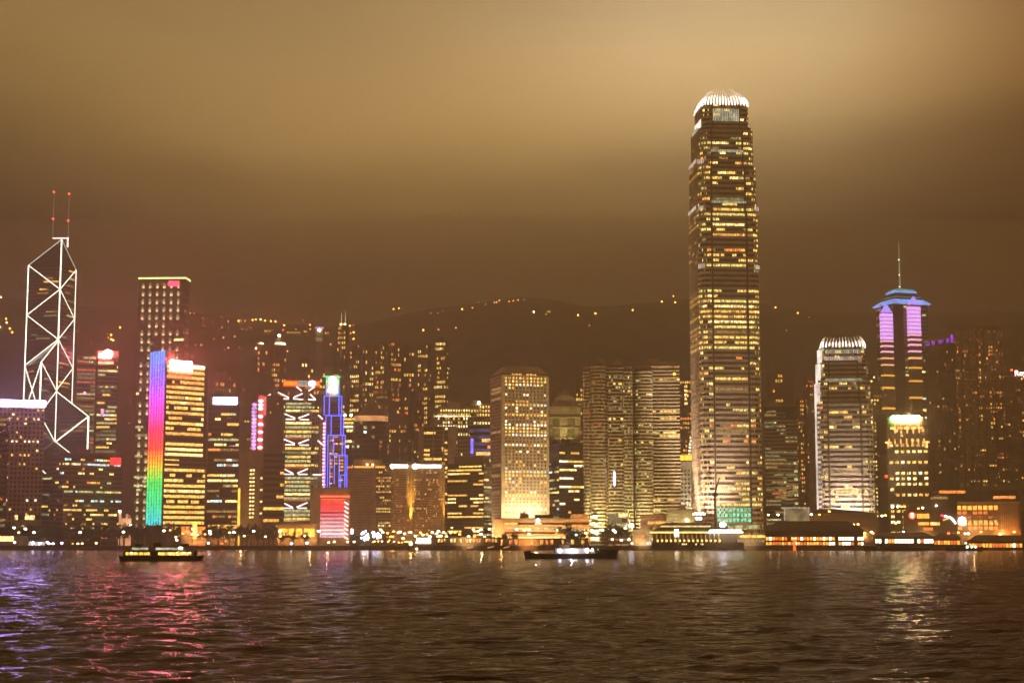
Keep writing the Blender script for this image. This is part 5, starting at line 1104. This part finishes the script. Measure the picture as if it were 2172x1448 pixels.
for x, y in ((1630, 1092), (1650, 1091), (1721, 1091), (1738, 1091), (1759, 1084), (1792, 1107), (1800, 1108), (1811, 1112), (1820, 1111), (1821, 1121), (1819, 1130), (1826, 1131), (1834, 1130), (1841, 1129), (1848, 1127), (1852, 1130), (1916, 1128), (1900, 1131), (1951, 1130), (1986, 1072), (1957, 1077), (1948, 1078), (1871, 1093), (1878, 1092), (1900, 1109), (2012, 1131), (2033, 1129), (2047, 1131), (2054, 1131), (2081, 1127), (2121, 1132), (2151, 1127), (1893, 1075), (1904, 1074), (1912, 1074), (1919, 1074), (1703, 1121), (1730, 1110)):
    lamp(x, y, rl.uniform(1404, 1440), rl.choice(('lamp_warm', 'lamp_white', 'lamp_orange', 'hill_gold')), .95, 'warm lamp standing around the right-hand piers', 'warm lamps around the right-hand piers')
for x, y in ((2049, 1161), (2058, 1162), (2065, 1162), (2155, 1146), (2162, 1146), (2170, 1152), (2170, 1160), (2106, 1159), (2112, 1158)): lamp(x, y, 1401.5, 'lamp_white', .9, 'cold-white quay lamp at the far right seawall', 'cold-white quay lamps at the far right')
for x, y in ((2012, 1130), (2033, 1146), (1713, 1150)): lamp(x, y, 1402, 'lamp_red', 1.1, 'red lamp among the right-hand piers', 'red lamps among the right-hand piers')

def shed(name, lab, px, ytop, ybot, Y, depth, cat='pier'):
    b = Bld(name, lab, px, ytop, Y, depth=depth, yref=1140, cat=cat, z0=zy(ybot, Y)); return b
# sculpture-like lit block
b = Bld('lit_pavilion', 'small orange floodlit pavilion with a notched corner beside the red-signed block', (252, 279), 1084, 1460, depth=8, yref=1095, cat='pavilion')
b.core(emit('stone_glow', (1, .42, .20), .55, .5, (.12, .12, .12), .4), h=b.h * .8); b.box('wall', 0, b.w * .2, 0, 6, b.h * .8, b.h + 1, 'stone_glow'); b.box('wall', b.w * .55, b.w * .75, 0, 6, b.h * .8, b.h * .92, 'stone_glow')  # floodlight on the stone is put into the walls' own emission
for u, zz in ((.05, 1.0), (.35, .45), (.95, .6)): m = b.p('lamp#%f' % u); m.ball((b.w * u, -1, b.h * zz), 1.1, 'lamp_white')
b.done()
b = Bld('waterfront_block', 'low orange-lit building with a glaring yellow doorway below the rainbow tower', (384, 438), 1116, 1436, depth=12, yref=1130)
b.core('tan'); b.bands('F', b.h * .5, b.h, 1, 'tan', .2, .9, 'warm', full=1); b.box('lit_doorway', b.w * .45, b.w * .62, -.6, 0, 6, b.h + 4, emit('door_glow', (1, .45, .05), 2.6, .5, (.2, .2, .2))); b.flood(b.w * .6, 16, 5e4, (1, .45, .15), 3, 8, size=100); b.done()
b = Bld('waterfront_block', 'low block with a golden strip of windows below the dark white-signed tower', (440, 505), 1112, 1450, depth=12, yref=1130)
b.core('brown'); b.bands('F', b.h * .45, b.h, 1, 'brown', .3, .7, 'gold', full=1); b.flood(b.w * .6, 16, 3e4, (1, .6, .2), 3, 8, size=100); b.done()
b = Bld('lit_pavilion', 'long golden-lit pavilion with tall windows left of the pink glowing block', (588, 672), 1114, 1440, depth=14, yref=1130, cat='pavilion')
b.core('brown'); b.box('roof', -1, b.w + 1, -2, 15, b.h, b.h + 1.4, 'brown')
for a, c in ((.04, .26), (.29, .42), (.47, .62), (.68, .94)): b.box('lit_window#%f' % a, b.w * a, b.w * c, -.3, 0, b.h * .45, b.h * .85, emit('amber_window', (1, .44, .04), 1.6, .5, (.4, .4, .4)))
b.flood(b.w * .5, 16, 2.5e4, (1, .55, .2), 2, 8, size=110); b.done()
b = Bld('waterfront_block', 'low dark green-trimmed block with dim windows at the far left promenade', (-10, 60), 1136, 1416, depth=8, yref=1148)
b.core('grey'); b.bands('F', 0, b.h, 1, 'grey', .45, .5, 'cool'); b.done()
b = Bld('waterfront_block', 'low white-walled shelter on the left promenade', (60, 96), 1148, 1408, depth=5, yref=1155)
b.core('white'); b.box('roof', -1, b.w + 1, -1, 6, b.h, b.h + .5, 'dark'); b.flood(b.w * .5, 10, 4e3, (.9, .85, 1), 3, 2, size=110); b.done()
# festive white-violet display
e = empty('light_display', 'cluster of dazzling white and violet festive lights right of the pink glowing block', 'light display', pt(778, 1150, 1425)[:2] + (G,))
for k in range(30):
    x, y = rl.choice(((rl.uniform(762, 782), rl.uniform(1126, 1142)), (rl.uniform(792, 806), rl.uniform(1124, 1140)), (rl.uniform(770, 784), rl.uniform(1136, 1148)), (746, rl.uniform(1122, 1130)))); p = pt(x, y, 1425); q = e.location
    m = MB(); m.ball((p[0] - q[0], rl.uniform(-2, 2), p[2] - G), rl.uniform(.7, 1.4), 'lamp_cold' if rl.random() < .7 else 'lamp_white', 7, 4); m.tube((p[0] - q[0], 0, 0), (p[0] - q[0], 0, p[2] - G), .08, 'dark', 4); m.build('lamp', e)
# long low terminal and columned quay house
b = shed('quay_house', 'long low quay building with a white-lit end and many thin pale columns', (884, 1062), 1140, 1158, 1398.6, 10)
b.core('brown'); b.box('roof', b.w * .17, b.w + .5, -1.2, 11, b.h, b.h + .7, wall('olive', (.16, .17, .09))); b.flood(b.w * .6, 14, 3e4, (1, .7, .35), 2, 4, size=120)
for i in range(26): b.box('column', b.w * (.22 + i * .03), b.w * (.22 + i * .03) + .35, -.7, -.3, 0, b.h - .02, 'pale')
for i in range(20):
    if rl.random() < .7: b.win('F', b.w * (.21 + i * .038), b.w * (.235 + i * .038), b.h * .5, b.h * .9, rl.choice(('win_cream', 'win_gold', 'win_orange')))
b.box('lit_sign', 0, b.w * .165, -1, -.1, b.h * .35, b.h * .98, emit('sign_blush', (1, .80, .68), 5, .3)); b.done()
b = shed('quay_house', 'low orange-lit quay shelter in front of the post office', (1066, 1248), 1142, 1158, 1401, 9)
b.core('tan'); b.box('roof', 0, b.w, -1.2, 10, b.h, b.h + .5, 'olive')
for i in range(22): b.box('column', b.w * i / 22, b.w * i / 22 + .4, -.8, -.3, 0, b.h - .02, 'tan')
for i in range(16):
    if rl.random() < .6: b.win('F', b.w * (.02 + i * .06), b.w * (.05 + i * .06), b.h * .3, b.h * .85, rl.choice(('win_gold', 'win_orange', 'win_yellow')))
b.flood(b.w * .3, 14, 3.5e4, (1, .45, .15), 2, 3, size=120); b.done()
b = shed('advertising_wall', 'large bright mural panel wall left of the columned pier', (1342, 1384), 1122, 1158, 1401, 3, 'billboard')
b.core('pale'); m = b.p('mural')
for (u, v, w_, h_, mt) in ((.3, .5, .25, .25, 'lamp_orange'), (.15, .2, .35, .25, 'glow_orange'), (.6, .3, .2, .35, 'win_cold'), (.1, .65, .5, .12, 'win_gold'), (.7, .1, .25, .15, 'win_white')): b.box('mural', b.w * u, b.w * (u + w_), -.25, -.02, b.h * v, b.h * (v + h_), {'lamp_orange': emit('mural_orange', (1, .25, .04), .9, .4), 'win_white': emit('mural_white', (.8, .75, .6), .8, .4)}.get(mt, 'glow_orange' if mt == 'glow_orange' else 'win_dim'))
b.flood(b.w * .5, 14, 2.2e4, (1, .8, .5), 2, 5, size=120); b.done()
# columned pier
def pier():
    b = shed('columned_pier', 'long ferry pier with lit arcade columns, gold eaves, green roofs and a glaring white canopy', (1384, 1578), 1120, 1160, 1392, 26)
    z = b.z; U = lambda x: b.u(x, 1140); h = z(1128)
    b.box('wall', 0, b.w * .93, 3, b.d, -2.5, h, 'dark'); b.box('deck', -1, b.w, 0, b.d, -3.5, z(1150), 'dark')
    b.p('roof').prism([(-2, -1.5), (b.w * .93, -1.5), (b.w * .93, b.d), (-2, b.d)], h, z(1118), 'green_roof', top=[(6, 6), (b.w * .9, 6), (b.w * .9, b.d - 6), (6, b.d - 6)])
    b.box('eave_light', -2, U(1500), -2, -1.51, h - .8, h + .5, emit('eave_gold', (1, .58, .14), 2.0, .3, (.3, .3, .3)))
    b.box('upper_hall', U(1402), U(1512), 8, b.d - 3, z(1120), z(1112), 'dark'); b.p('upper_roof').prism([(U(1398), 6), (U(1516), 6), (U(1516), b.d), (U(1398), b.d)], z(1112), z(1108), 'green_roof', top=[(U(1412), 11), (U(1505), 11), (U(1505), b.d - 5), (U(1412), b.d - 5)])
    b.box('upper_eave_light', U(1402), U(1508), 7, 7.9, z(1117), z(1114), emit('eave_pale', (1, .62, .22), 1.1, .5, (.8, .8, .8)))
    emit('column_lamp', (1, .55, .12), 3.2, 0); wall('cream', (.5, .42, .3))
    for i in range(15):
        x = U(1393 + i * 9.4); m = MB(); m.box(x - .5, x + .5, .6, 1.6, z(1150), h - .01, 'cream'); co = m.build('column', b.root)
        m = MB(); m.ball((x + .9, .1, z(1146)), .75, 'column_lamp', 8, 5, (.9, .8, 1.3)); m.build('column_lamp', co)
        m = MB(); m.tube((x, .3, z(1144)), (x, .3, h - 1), .42, emit('column_glow', (1, .62, .25), .30, .3), 5, .05); m.build('column_wash', co)  # glowing taper drawn as the lamp's wash up the column
    for x in (1446, 1450, 1454, 1475, 1485, 1489): b.box('window', U(x), U(x + 2.6), -.3, -.02, z(1155), z(1152), 'win_cream')
    m = MB(); m.box(U(1431), U(1439), -1.5, -.5, z(1137), z(1122), emit('sign_glare', (1, .80, .62), 10, 0)); m.build('lit_sign', b.root)
    cp = b.p('canopy'); cp.prism([(U(1500), -6), (U(1573), -6), (U(1576), -2), (U(1570), 12), (U(1503), 12)], z(1129.5), z(1123), 'canopy_white' if emit('canopy_white', (1, .88, .78), 5, 0) else '', top=[(U(1506), -5), (U(1566), -5), (U(1572), -2), (U(1560), 10), (U(1508), 10)])
    b.p('canopy_tent').prism([(U(1506), -3), (U(1620), -3), (U(1620), 20), (U(1506), 20)], z(1122), z(1121), 'metal', top=[(U(1535), 2), (U(1602), 2), (U(1602), 16), (U(1535), 16)]); b.p('canopy_tent').box(U(1545), U(1612), 1, 15, z(1121), z(1113), emit('tent_glow', (.6, .55, .25), .6, .6, (.3, .3, .3)))
    b.box('clock_tower', U(1474), U(1492), 4, 12, z(1112), z(1093), 'dark'); b.box('clock_tower', U(1470), U(1496), 3, 13, z(1093), z(1090), 'dark')
    for x in (1479, 1486): m = MB(); m.ball((U(x), 3.5, z(1099)), 1.3, 'lamp_white', 8, 5); m.build('tower_lamp', b.root)
    for k in range(10): m = MB(); m.ball((U(1472 + k * 2.5), 2.5, z(1090 - (k % 3))), .8, 'lamp_white', 7, 4); m.build('tower_lamp', b.root)
    b.done()
pier()
b = shed('exhibition_shed', 'low cluttered shed between the white canopy and the hip-roofed ferry pier', (1546, 1626), 1134, 1160, 1400.8, 14)
b.core('grey'); b.bands('F', b.h * .3, b.h, 2, 'grey', .35, .7, 'warm'); b.flood(b.w * .5, 14, 1.6e4, (1, .7, .4), 2, 5, size=120); b.done()
def ferry_pier(lab, x0, x1, ytop, yeave, hot, Y=1388, two=True):
    b = shed('ferry_pier', lab, (x0, x1), yeave, 1162, Y, 30); z = b.z; w = b.w
    b.core('dark'); b.p('roof').prism([(-2, -3), (w + 2, -3), (w + 2, 32), (-2, 32)], b.h, z(ytop), 'dark', top=[(w * .12, 11), (w * .84, 11), (w * .84, 20), (w * .12, 20)])
    n = int(w / 2.6)
    for r_, (ya, yb) in enumerate(((yeave + 19 if two else yeave + 12, yeave + 12.5 if two else yeave + 4), (yeave + 29, yeave + 23))[:2 if two else 1]):
        for i in range(n):
            t = i / n
            if rl.random() < .1: continue
            mt = 'pier_white' if rl.random() < hot(t) else ('pier_amber' if rl.random() < .5 else 'pier_orange')
            b.box('window#%d_%d' % (r_, i), w * t + .3, w * (i + 1) / n - .3, -.25, -.02, z(ya), z(yb), mt)
    for i in range(int(n / 3)): b.box('post', w * 3 * i / n - .15, w * 3 * i / n + .15, -1.6, -1.2, z(1162), b.h, 'dark')
    b.box('deck', -3, w + 3, -4, 30, -4, .6, 'dark'); b.done(); return b
emit('pier_white', (1, .80, .60), 3.0, .4); emit('pier_amber', (1, .40, .05), 1.5, .4); emit('pier_orange', (1, .20, .03), 1.0, .4)
ferry_pier('hip-roofed ferry pier with two long rows of orange and white lit openings', 1624, 1832, 1104, 1126, lambda t: .12 + .75 * max(0, t - .25))
ferry_pier('low ferry pier with a single dazzling row of white and orange openings', 1856, 1980, 1128, 1139, lambda t: .55, 1390, False)
ferry_pier('low dim orange pier under the red lamp at the right', 1981, 2036, 1132, 1142, lambda t: 0, 1394, False)
ferry_pier('grey pier with an orange lower deck at the right edge of the view', 2054, 2190, 1134, 1148, lambda t: .1, 1392, False)
for x, k in ((1690, 1), (1697, 1)): pass
# orange pile marker
b = shed('beacon_pile', 'orange-lit mooring pile in front of the hip-roofed ferry pier', (1682, 1688), 1142, 1170, 1378, 1.5, 'mooring pile')
b.core('pier_orange'); b.box('cap', -.3, b.w + .3, -.3, 1.8, b.h, b.h + .5, 'pier_white'); b.done()
# glass frame box
b = Bld('glass_pavilion', 'open white-framed glass box rising behind the hip-roofed pier', (1664, 1716), 1076, 1450, depth=16, yref=1095, cat='pavilion')
z = b.z; b.box('wall', .5, b.w - .5, 4, 15, 0, b.h - 1, emit('wall_glow', (.7, .55, .25), .22, .7, (.12, .12, .12)))
for a, c, y0, y1 in ((-.5, .4, 0, b.h), (b.w - .4, b.w + .5, 0, b.h), (-3, b.w + 1, b.h - .6, b.h + .3)): b.box('frame', a, c, 0, .8, y0 + .001, y1, emit('frame_glow', (.9, .85, .7), .35, .3))  # frame and the wall behind it are given a faint glow
for u in (.55, .7, .95): b.box('window#%f' % u, b.w * u, b.w * (u + .13), 3.2, 3.98, z(1110), z(1104), 'win_gold')
b.done()
b = Bld('waterfront_block', 'dark broad block with a curved roof in front of the shorter crowned tower', (1716, 1860), 1088, 1446, depth=18, yref=1100)
b.core('dark'); b.bands('F', 3, b.h, 3, 'dark', .6, .10, 'warm'); b.p('roof').prism([(0, 0), (b.w, 0), (b.w, 18), (0, 18)], b.h, b.h + 4, 'dark', top=[(b.w * .15, 6), (b.w * .4, 6), (b.w * .4, 12), (b.w * .15, 12)]); b.done()
# shopping block at right
b = Bld('shopping_block', 'broad brown shopping block with rows of orange windows at the right', (2030, 2164), 1064, 1450, depth=22, yref=1100)
b.core('brown'); z = b.z; b.wb('wall', 'F', 0, b.w, z(1068), b.h, -.1, 1.2, 'tan')
for r_, (ya, yb) in enumerate(((1081, 1072), (1090, 1084), (1099, 1094), (1113, 1103), (1123, 1116))):
    for j in range(8):
        if rl.random() < (.9 if r_ in (0, 3, 4) else .6): b.box('window#%d%d' % (r_, j), b.w * (.01 + j * .083), b.w * (.01 + j * .083 + .062), -.3, -.02, z(ya), z(yb), ('pier_amber', 'pier_orange', 'win_red', 'win_gold', 'glow_orange')[r_])
for j in range(9): b.wb('facade_fin', 'F', b.w * (.70 + j * .03), b.w * (.715 + j * .03), z(1125), z(1070), .0, .8, 'tan')
b.flood(b.w * .85, 14, 4e4, (1, .32, .08), 3, 12, size=100); b.flood(b.w * .4, 14, 1.2e4, (1, .45, .15), 3, 12, size=110)
fc = bpy.data.curves.new('lettering', 'FONT'); fc.body = 'ie'; fc.size = 15.5; fc.extrude = .4; fc.offset = .25; fc.materials.append(MATS['sign_blush'])
text_mesh(fc, b.root, (b.u(2023, 1110), -2.2, z(1113)))
b.done()
b = Bld('shopping_block', 'dark stepped shopping block with a round red and white sign and a ribbon-shaped light', (1916, 2030), 1082, 1446, depth=18, yref=1100)
b.core('dark'); z = b.z; m = MB(); m.tube((b.u(1935), -.8, z(1093)), (b.u(1935), -.2, z(1093)), 2.9, 'lamp_red', 14); ds = m.build('round_sign', b.root)
fc = bpy.data.curves.new('lettering', 'FONT'); fc.body = 'S'; fc.size = 5.4; fc.extrude = .2; fc.offset = .12; fc.align_x = 'CENTER'; fc.align_y = 'CENTER'; fc.materials.append(MATS['sign_blush']); text_mesh(fc, ds, (b.u(1935), -1.1, z(1093)))
b.box('lit_panel', b.u(1945), b.u(1971), -.7, 0, z(1099), z(1089), 'pier_amber'); b.box('lit_panel', b.u(1947), b.u(1970), -.7, 0, z(1113), z(1107), 'pier_amber'); b.box('lit_panel', b.u(1973), b.u(1993), -.7, 0, z(1113), z(1107), 'crown_gold'); b.box('lit_panel', b.u(1957), b.u(1978), -.7, 0, z(1124), z(1118), 'pier_orange')
pts = [(1996, 1092), (2003, 1094), (2009, 1096), (2016, 1097), (2022, 1103), (2027, 1110)]
m = MB()
for p, q in zip(pts, pts[1:]): m.tube((b.u(p[0]), -1, z(p[1])), (b.u(q[0]), -1, z(q[1])), .9, 'sign_blush' if p[0] > 2000 else 'sign_crimson', 6)
m.tube((b.u(2000), -1.4, z(1103)), (b.u(2012), -1.2, z(1099)), .7, 'pier_amber', 6); m.build('ribbon_light', b.root)
b.box('wall', b.w * .1, b.w * .9, 2, 16, b.h, z(1062), 'dark'); b.done()
b = Bld('slab_block', 'dark low slab with small orange and green windows under the tall right-hand apartments', (1972, 2160), 1040, 1520, depth=20, yref=1050)
b.core('dark'); b.bands('F', b.h - 16, b.h, 3, 'dark', .5, .3, 'warm', mod=4); b.done()

# crane
p = pt(1517, 1118, 1436); e = empty('crane', 'black luffing crane silhouetted against the foot of the tallest tower', 'crane', (p[0], 1436, G))
zz = lambda py: zy(py, 1436) - G
m = MB(); m.tube((0, 0, 0), (0, 0, zz(1052)), .9, 'black', 5); m.build('mast', e)
m = MB(); m.box(-2.2, 2.6, -1.5, 1.5, zz(1052), zz(1045), 'black'); m.build('cab', e)
m = MB(); m.tube((0, 0, zz(1046)), (4.4, 0, zz(1012)), .8, 'black', 4, .5); m.build('jib', e); m = MB(); m.tube((-2, 0, zz(1045)), (-.6, 0, zz(1015)), .2, 'black', 4); m.tube((-.6, 0, zz(1015)), (4.4, 0, zz(1012)), .2, 'black', 4); m.build('pendant', e)

# ------------------------------------------------------------------ boats
def hull(m, L, B, H, mat, bow=.12, stern=.05, sheer=1.0, zb=-1.0):
    n = 22; i = m.mi(mat); b0 = len(m.v)
    for k in range(n + 1):
        t = k / n; x = -L / 2 + L * t
        hw = B / 2 * min(1, (t / max(stern, .01)) ** .5 if stern else 1, ((1 - t) / bow) ** .6 if t > 1 - bow else 1) if 0 < t < 1 else .15
        s = H + sheer * (max(0, t - .6) / .4) ** 2 + sheer * .6 * (max(0, .25 - t) / .25) ** 2
        rake = (.9 if t > .5 else -.9) * abs(t - .5) * 2
        m.v += [(x - rake, -hw * .75, zb), (x, -hw, s), (x, hw, s), (x - rake, hw * .75, zb)]
    for k in range(n):
        a = b0 + 4 * k
        for q in range(4): m.f.append((a + q, a + (q + 1) % 4, a + 4 + (q + 1) % 4, a + 4 + q)); m.m.append(i)
    m.f.append((b0, b0 + 3, b0 + 2, b0 + 1)); m.m.append(i); a = b0 + 4 * n; m.f.append((a, a + 1, a + 2, a + 3)); m.m.append(i)
def boat(name, lab, cat, px, py, Y, rz=0):
    p = pt(px, py, Y); return empty(name, lab, cat, (p[0], Y, 0), rz)
# double-decked harbour ferry
Y = 655; e = boat('harbour_ferry', 'double-ended ferry with a golden-lit lower deck and pale upper deck, crossing at the left', 'ferry', 342, 1188, Y, .03)
m = MB(); hull(m, 34, 8.6, 2.3, 'black', .16, .10, .5); m.build('hull', e)
m = MB(); m.box(-15.6, 15, -3.9, 3.9, 2.35, 2.6, 'dark'); m.box(-14.6, -13.9, -3.6, 3.6, 2.6, 4.3, 'dark')
for x in np.linspace(-14, 13.4, 16): m.box(x, x + .22, -3.8, -3.6, 2.6, 4.5, 'dark'); m.box(x, x + .22, 3.6, 3.8, 2.6, 4.5, 'dark')
m.box(-3.6, -.8, -3.85, 3.5, 2.6, 4.5, 'black'); m.box(12.5, 13.5, -3, 3, 2.6, 4.4, 'dark'); m.build('lower_deck', e)
emit('cabin_gold', (1, .50, .05), 1.7, .6, (.45, .45, .45)); emit('cabin_pale', (.55, .60, .45), .55, .6, (.35, .35, .35))
for x0, x1 in ((-13.4, -9.8), (-9.6, -6.6), (-6.4, -4.2), (-.6, 3.2), (3.4, 7.2), (7.4, 11.6)): m = MB(); m.box(x0, x1, -3.5, -3.3, 3.0, 4.25, 'cabin_gold'); m.build('cabin_window', e)
m = MB(); m.ball((-11.2, -3.6, 3.9), .42, 'lamp_warm'); m.ball((9.4, -3.6, 4.0), .45, 'lamp_warm'); m.ball((11.8, -3.6, 4.1), .35, 'lamp_warm'); m.ball((4.2, -3.6, 3.5), .4, 'lamp_warm'); m.build('deck_lamp', e)
m = MB(); m.box(-15.6, 16, -4.2, 4.2, 4.5, 4.85, 'dark'); m.box(-13.5, 13.5, -3.6, 3.6, 4.85, 5.5, 'grey'); m.build('upper_deck', e)
for x0, x1 in ((-11, -4.6), (-1.6, 4.6), (4.8, 8.2)): m = MB(); m.box(x0, x1, -3.75, -3.62, 5.5, 6.6, 'cabin_pale'); m.build('cabin_window', e)
m = MB(); m.box(-14.5, 14.8, -4, 4, 6.7, 6.95, 'grey'); 
for x in np.linspace(-13.8, 13.8, 12): m.box(x, x + .2, -3.7, -3.5, 5.5, 6.7, 'grey')
m.build('roof', e); m = MB(); m.box(-2.8, -.4, -1.5, 1.5, 6.95, 9, 'dark'); m.build('funnel', e)
for x in (-9, 9): m = MB(); m.box(x - 1.6, x + 1.6, -1.6, 1.6, 6.95, 8.5, 'grey'); m.box(x - 1.2, x + 1.2, -1.75, -1.6, 7.5, 8.2, 'glass'); m.build('wheelhouse', e)
m = MB(); m.ball((8.2, -4, 6.4), .55, 'lamp_white', 8, 5, (1.6, 1, 1)); m.build('deck_lamp', e)
e.scale = (1, 1, .80)
# cargo tug
Y = 745; e = boat('cargo_barge', 'long black barge with a raised bow and violet-white deck lamps, crossing in the middle', 'barge', 1211, 1182, Y, .02)
m = MB(); hull(m, 43, 8, 2.2, 'black', .14, .05, 1.8); m.box(-20, -18, -3, 3, 2, 3.6, 'black'); m.box(11, 21, -3, 3, 2.0, 4.0, 'black'); m.build('hull', e)
m = MB(); m.box(-7.2, 6.5, -3, 3, 2.2, 4.4, wall('cabin_white', (.35, .34, .32))); m.box(-7.5, 7, -3.2, 3.2, 4.4, 4.65, 'grey'); cb = m.build('cabin', e)
m = MB(); m.box(-5.6, -.8, -2.2, 2.2, 4.65, 6.2, 'dark'); m.box(-2.2, 0, -1.6, 1.6, 6.2, 7.3, 'dark'); m.build('wheelhouse', e)
m = MB(); m.tube((-4.4, 0, 6), (-4.4, 0, 10.4), .32, 'dark', 5, .12); m.tube((5.8, 0, 4.6), (5.8, 0, 6.8), .5, 'dark', 6, .4); m.tube((-4.9, 0, 8.8), (-3.9, 0, 8.8), .1, 'dark', 4); m.build('mast', e)
for x, zz_, r, mt in ((-5.2, 3.5, .75, 'lamp_cold'), (2.2, 3.2, .42, 'lamp_white'), (7.2, 3.8, .8, 'lamp_cold'), (9.5, 3.9, .5, 'lamp_cold')): m = MB(); m.ball((x, -3.4, zz_), r, mt, 10, 6); m.build('deck_lamp', e)
m = MB(); m.ball((12, -3.2, 4.0), .4, emit('nav_green', (.03, .5, .15), 1, 0)); m.build('navigation_lamp', e)
ld = bpy.data.lights.new('deck_light', 'POINT'); ld.energy = 2500; ld.color = (.85, .8, 1); ld.shadow_soft_size = .5; lo = bpy.data.objects.new('deck_light', ld); C.objects.link(lo); lo.parent = e; lo.location = (0, -6, 4)
# speed boat with wake
e = boat('speed_boat', 'small white launch throwing a low wake near the lit quay house', 'boat', 877, 1168, 1260)
m = MB(); hull(m, 11, 3.6, 1.3, 'cabin_white', .4, .05, .8); m.build('hull', e); m = MB(); m.box(-3, 2, -1.3, 1.3, 1.3, 3.2, 'cabin_white'); m.prism([(-3.4, -1.5), (2.4, -1.5), (2.4, 1.5), (-3.4, 1.5)], 3.2, 3.5, 'grey'); m.build('cabin', e)
m = MB(); m.tube((-2, 0, 3.5), (-2, 0, 6.4), .12, 'white', 4); m.build('mast', e); m = MB(); m.ball((2.6, -1.6, 1.8), .75, 'lamp_warm'); m.build('deck_lamp', e)
m = MB(); 
for k in range(14): m.ball((-5 - k * .9, rl.uniform(-.5, .5), .1), .5 + .35 * rl.random(), 'white', 6, 3, (1.6, 1, .55))
for k in range(6): m.ball((4 + k * .8, -1, .1), .5, 'white', 6, 3, (1.6, 1, .5))
tag(m.build('wake_foam'), 'low white foam churned up behind the small launch', 'foam', kind='stuff').location = e.location
# dark moored launches
for px, py, L, Yq, lab in ((1900, 1170, 52, 1310, 'long black launch moored in front of the dazzling low ferry pier'), (2046, 1172, 30, 1290, 'dark launch with cold deck lamps in front of the right-hand piers')):
    e = boat('motor_launch', lab, 'boat', px, py, Yq); m = MB(); hull(m, L, 6, 2.4, 'black', .2, .1, 1.0); m.build('hull', e); m = MB(); m.box(-L * .25, L * .2, -2, 2, 2.4, 4.2, 'black'); m.box(-L * .05, L * .1, -1.6, 1.6, 4.2, 5.8, 'black'); m.build('cabin', e)
    if L < 40:
        for x in (1.5, 5, 8): m = MB(); m.ball((x, -2.6, 3.2), .8, 'lamp_white' if x != 5 else 'lamp_teal'); m.build('deck_lamp', e)
for px in (998, 1041, 1075): e = boat('sampan', 'tiny moored sampan with a bent lit awning below the quay building', 'boat', px, 1168, 1380); e['group'] = 'sampans moored under the quay'; m = MB(); hull(m, 7, 2.2, .8, 'black', .3, .2, .4); m.build('hull', e); m = MB(); m.tube((-2.6, 0, 2.0), (2.4, 0, 3.2), .5, emit('awning_glow', (1, .45, .2), .6, .3), 5, .4); m.tube((-1.8, 0, .7), (-1.8, 0, 2.1), .08, 'black', 4); m.tube((1.8, 0, .7), (1.8, 0, 3.0), .08, 'black', 4); m.build('awning', e)

# warm point lights added along the quay to brighten the building feet
for k, px in enumerate(range(395, 2170, 62)):
    ld = bpy.data.lights.new('quay_fill', 'POINT'); ld.energy = (2e4 if px > 700 else 1.1e4) * rl.uniform(.5, 1.3); ld.color = rl.choice(((1, .52, .16), (1, .62, .26), (1, .42, .10))); ld.shadow_soft_size = 1.0
    o = bpy.data.objects.new('quay_fill', ld); C.objects.link(o); q = pt(px + rl.uniform(-20, 20), 1130, 1436); o.location = (q[0], 1436, 12)
# ------------------------------------------------------------------ haze
def haze():
    m = MB(); x, zt = 1600, 450
    m.names = []; m.box(-x, x, -30, 3100, -6, zt, 'black'); me = m.mesh('haze'); me.materials.clear()
    mt = bpy.data.materials.new('haze_air'); mt.use_nodes = True; N = mt.node_tree.nodes; N.clear()
    o = N.new('ShaderNodeOutputMaterial'); v = N.new('ShaderNodeVolumePrincipled'); mt.node_tree.links.new(v.outputs[0], o.inputs['Volume'])
    v.inputs['Color'].default_value = (.94, .82, .64, 1); v.inputs['Density'].default_value = HAZE; v.inputs['Anisotropy'].default_value = .62
    me.materials.append(mt); ob = bpy.data.objects.new('haze', me); C.objects.link(ob); tag(ob, 'thin brown night haze over the harbour', kind='stuff')
haze()
def mist():
    m = MB(); m.ball((0, 0, 0), 1, 'black', 48, 24, (2300, 330, 150)); me = m.mesh('mist'); me.materials.clear(); me.shade_smooth()
    mt = bpy.data.materials.new('ridge_mist'); mt.use_nodes = True; N = mt.node_tree.nodes; N.clear()
    o = N.new('ShaderNodeOutputMaterial'); v = N.new('ShaderNodeVolumePrincipled'); mt.node_tree.links.new(v.outputs[0], o.inputs['Volume'])
    v.inputs['Color'].default_value = (.93, .80, .62, 1); v.inputs['Density'].default_value = .0013; v.inputs['Anisotropy'].default_value = .3
    me.materials.append(mt); ob = bpy.data.objects.new('mist', me); C.objects.link(ob); ob.location = (0, 2700, 390); tag(ob, 'low brown mist bank hiding the crest of the hill', kind='stuff')
mist()
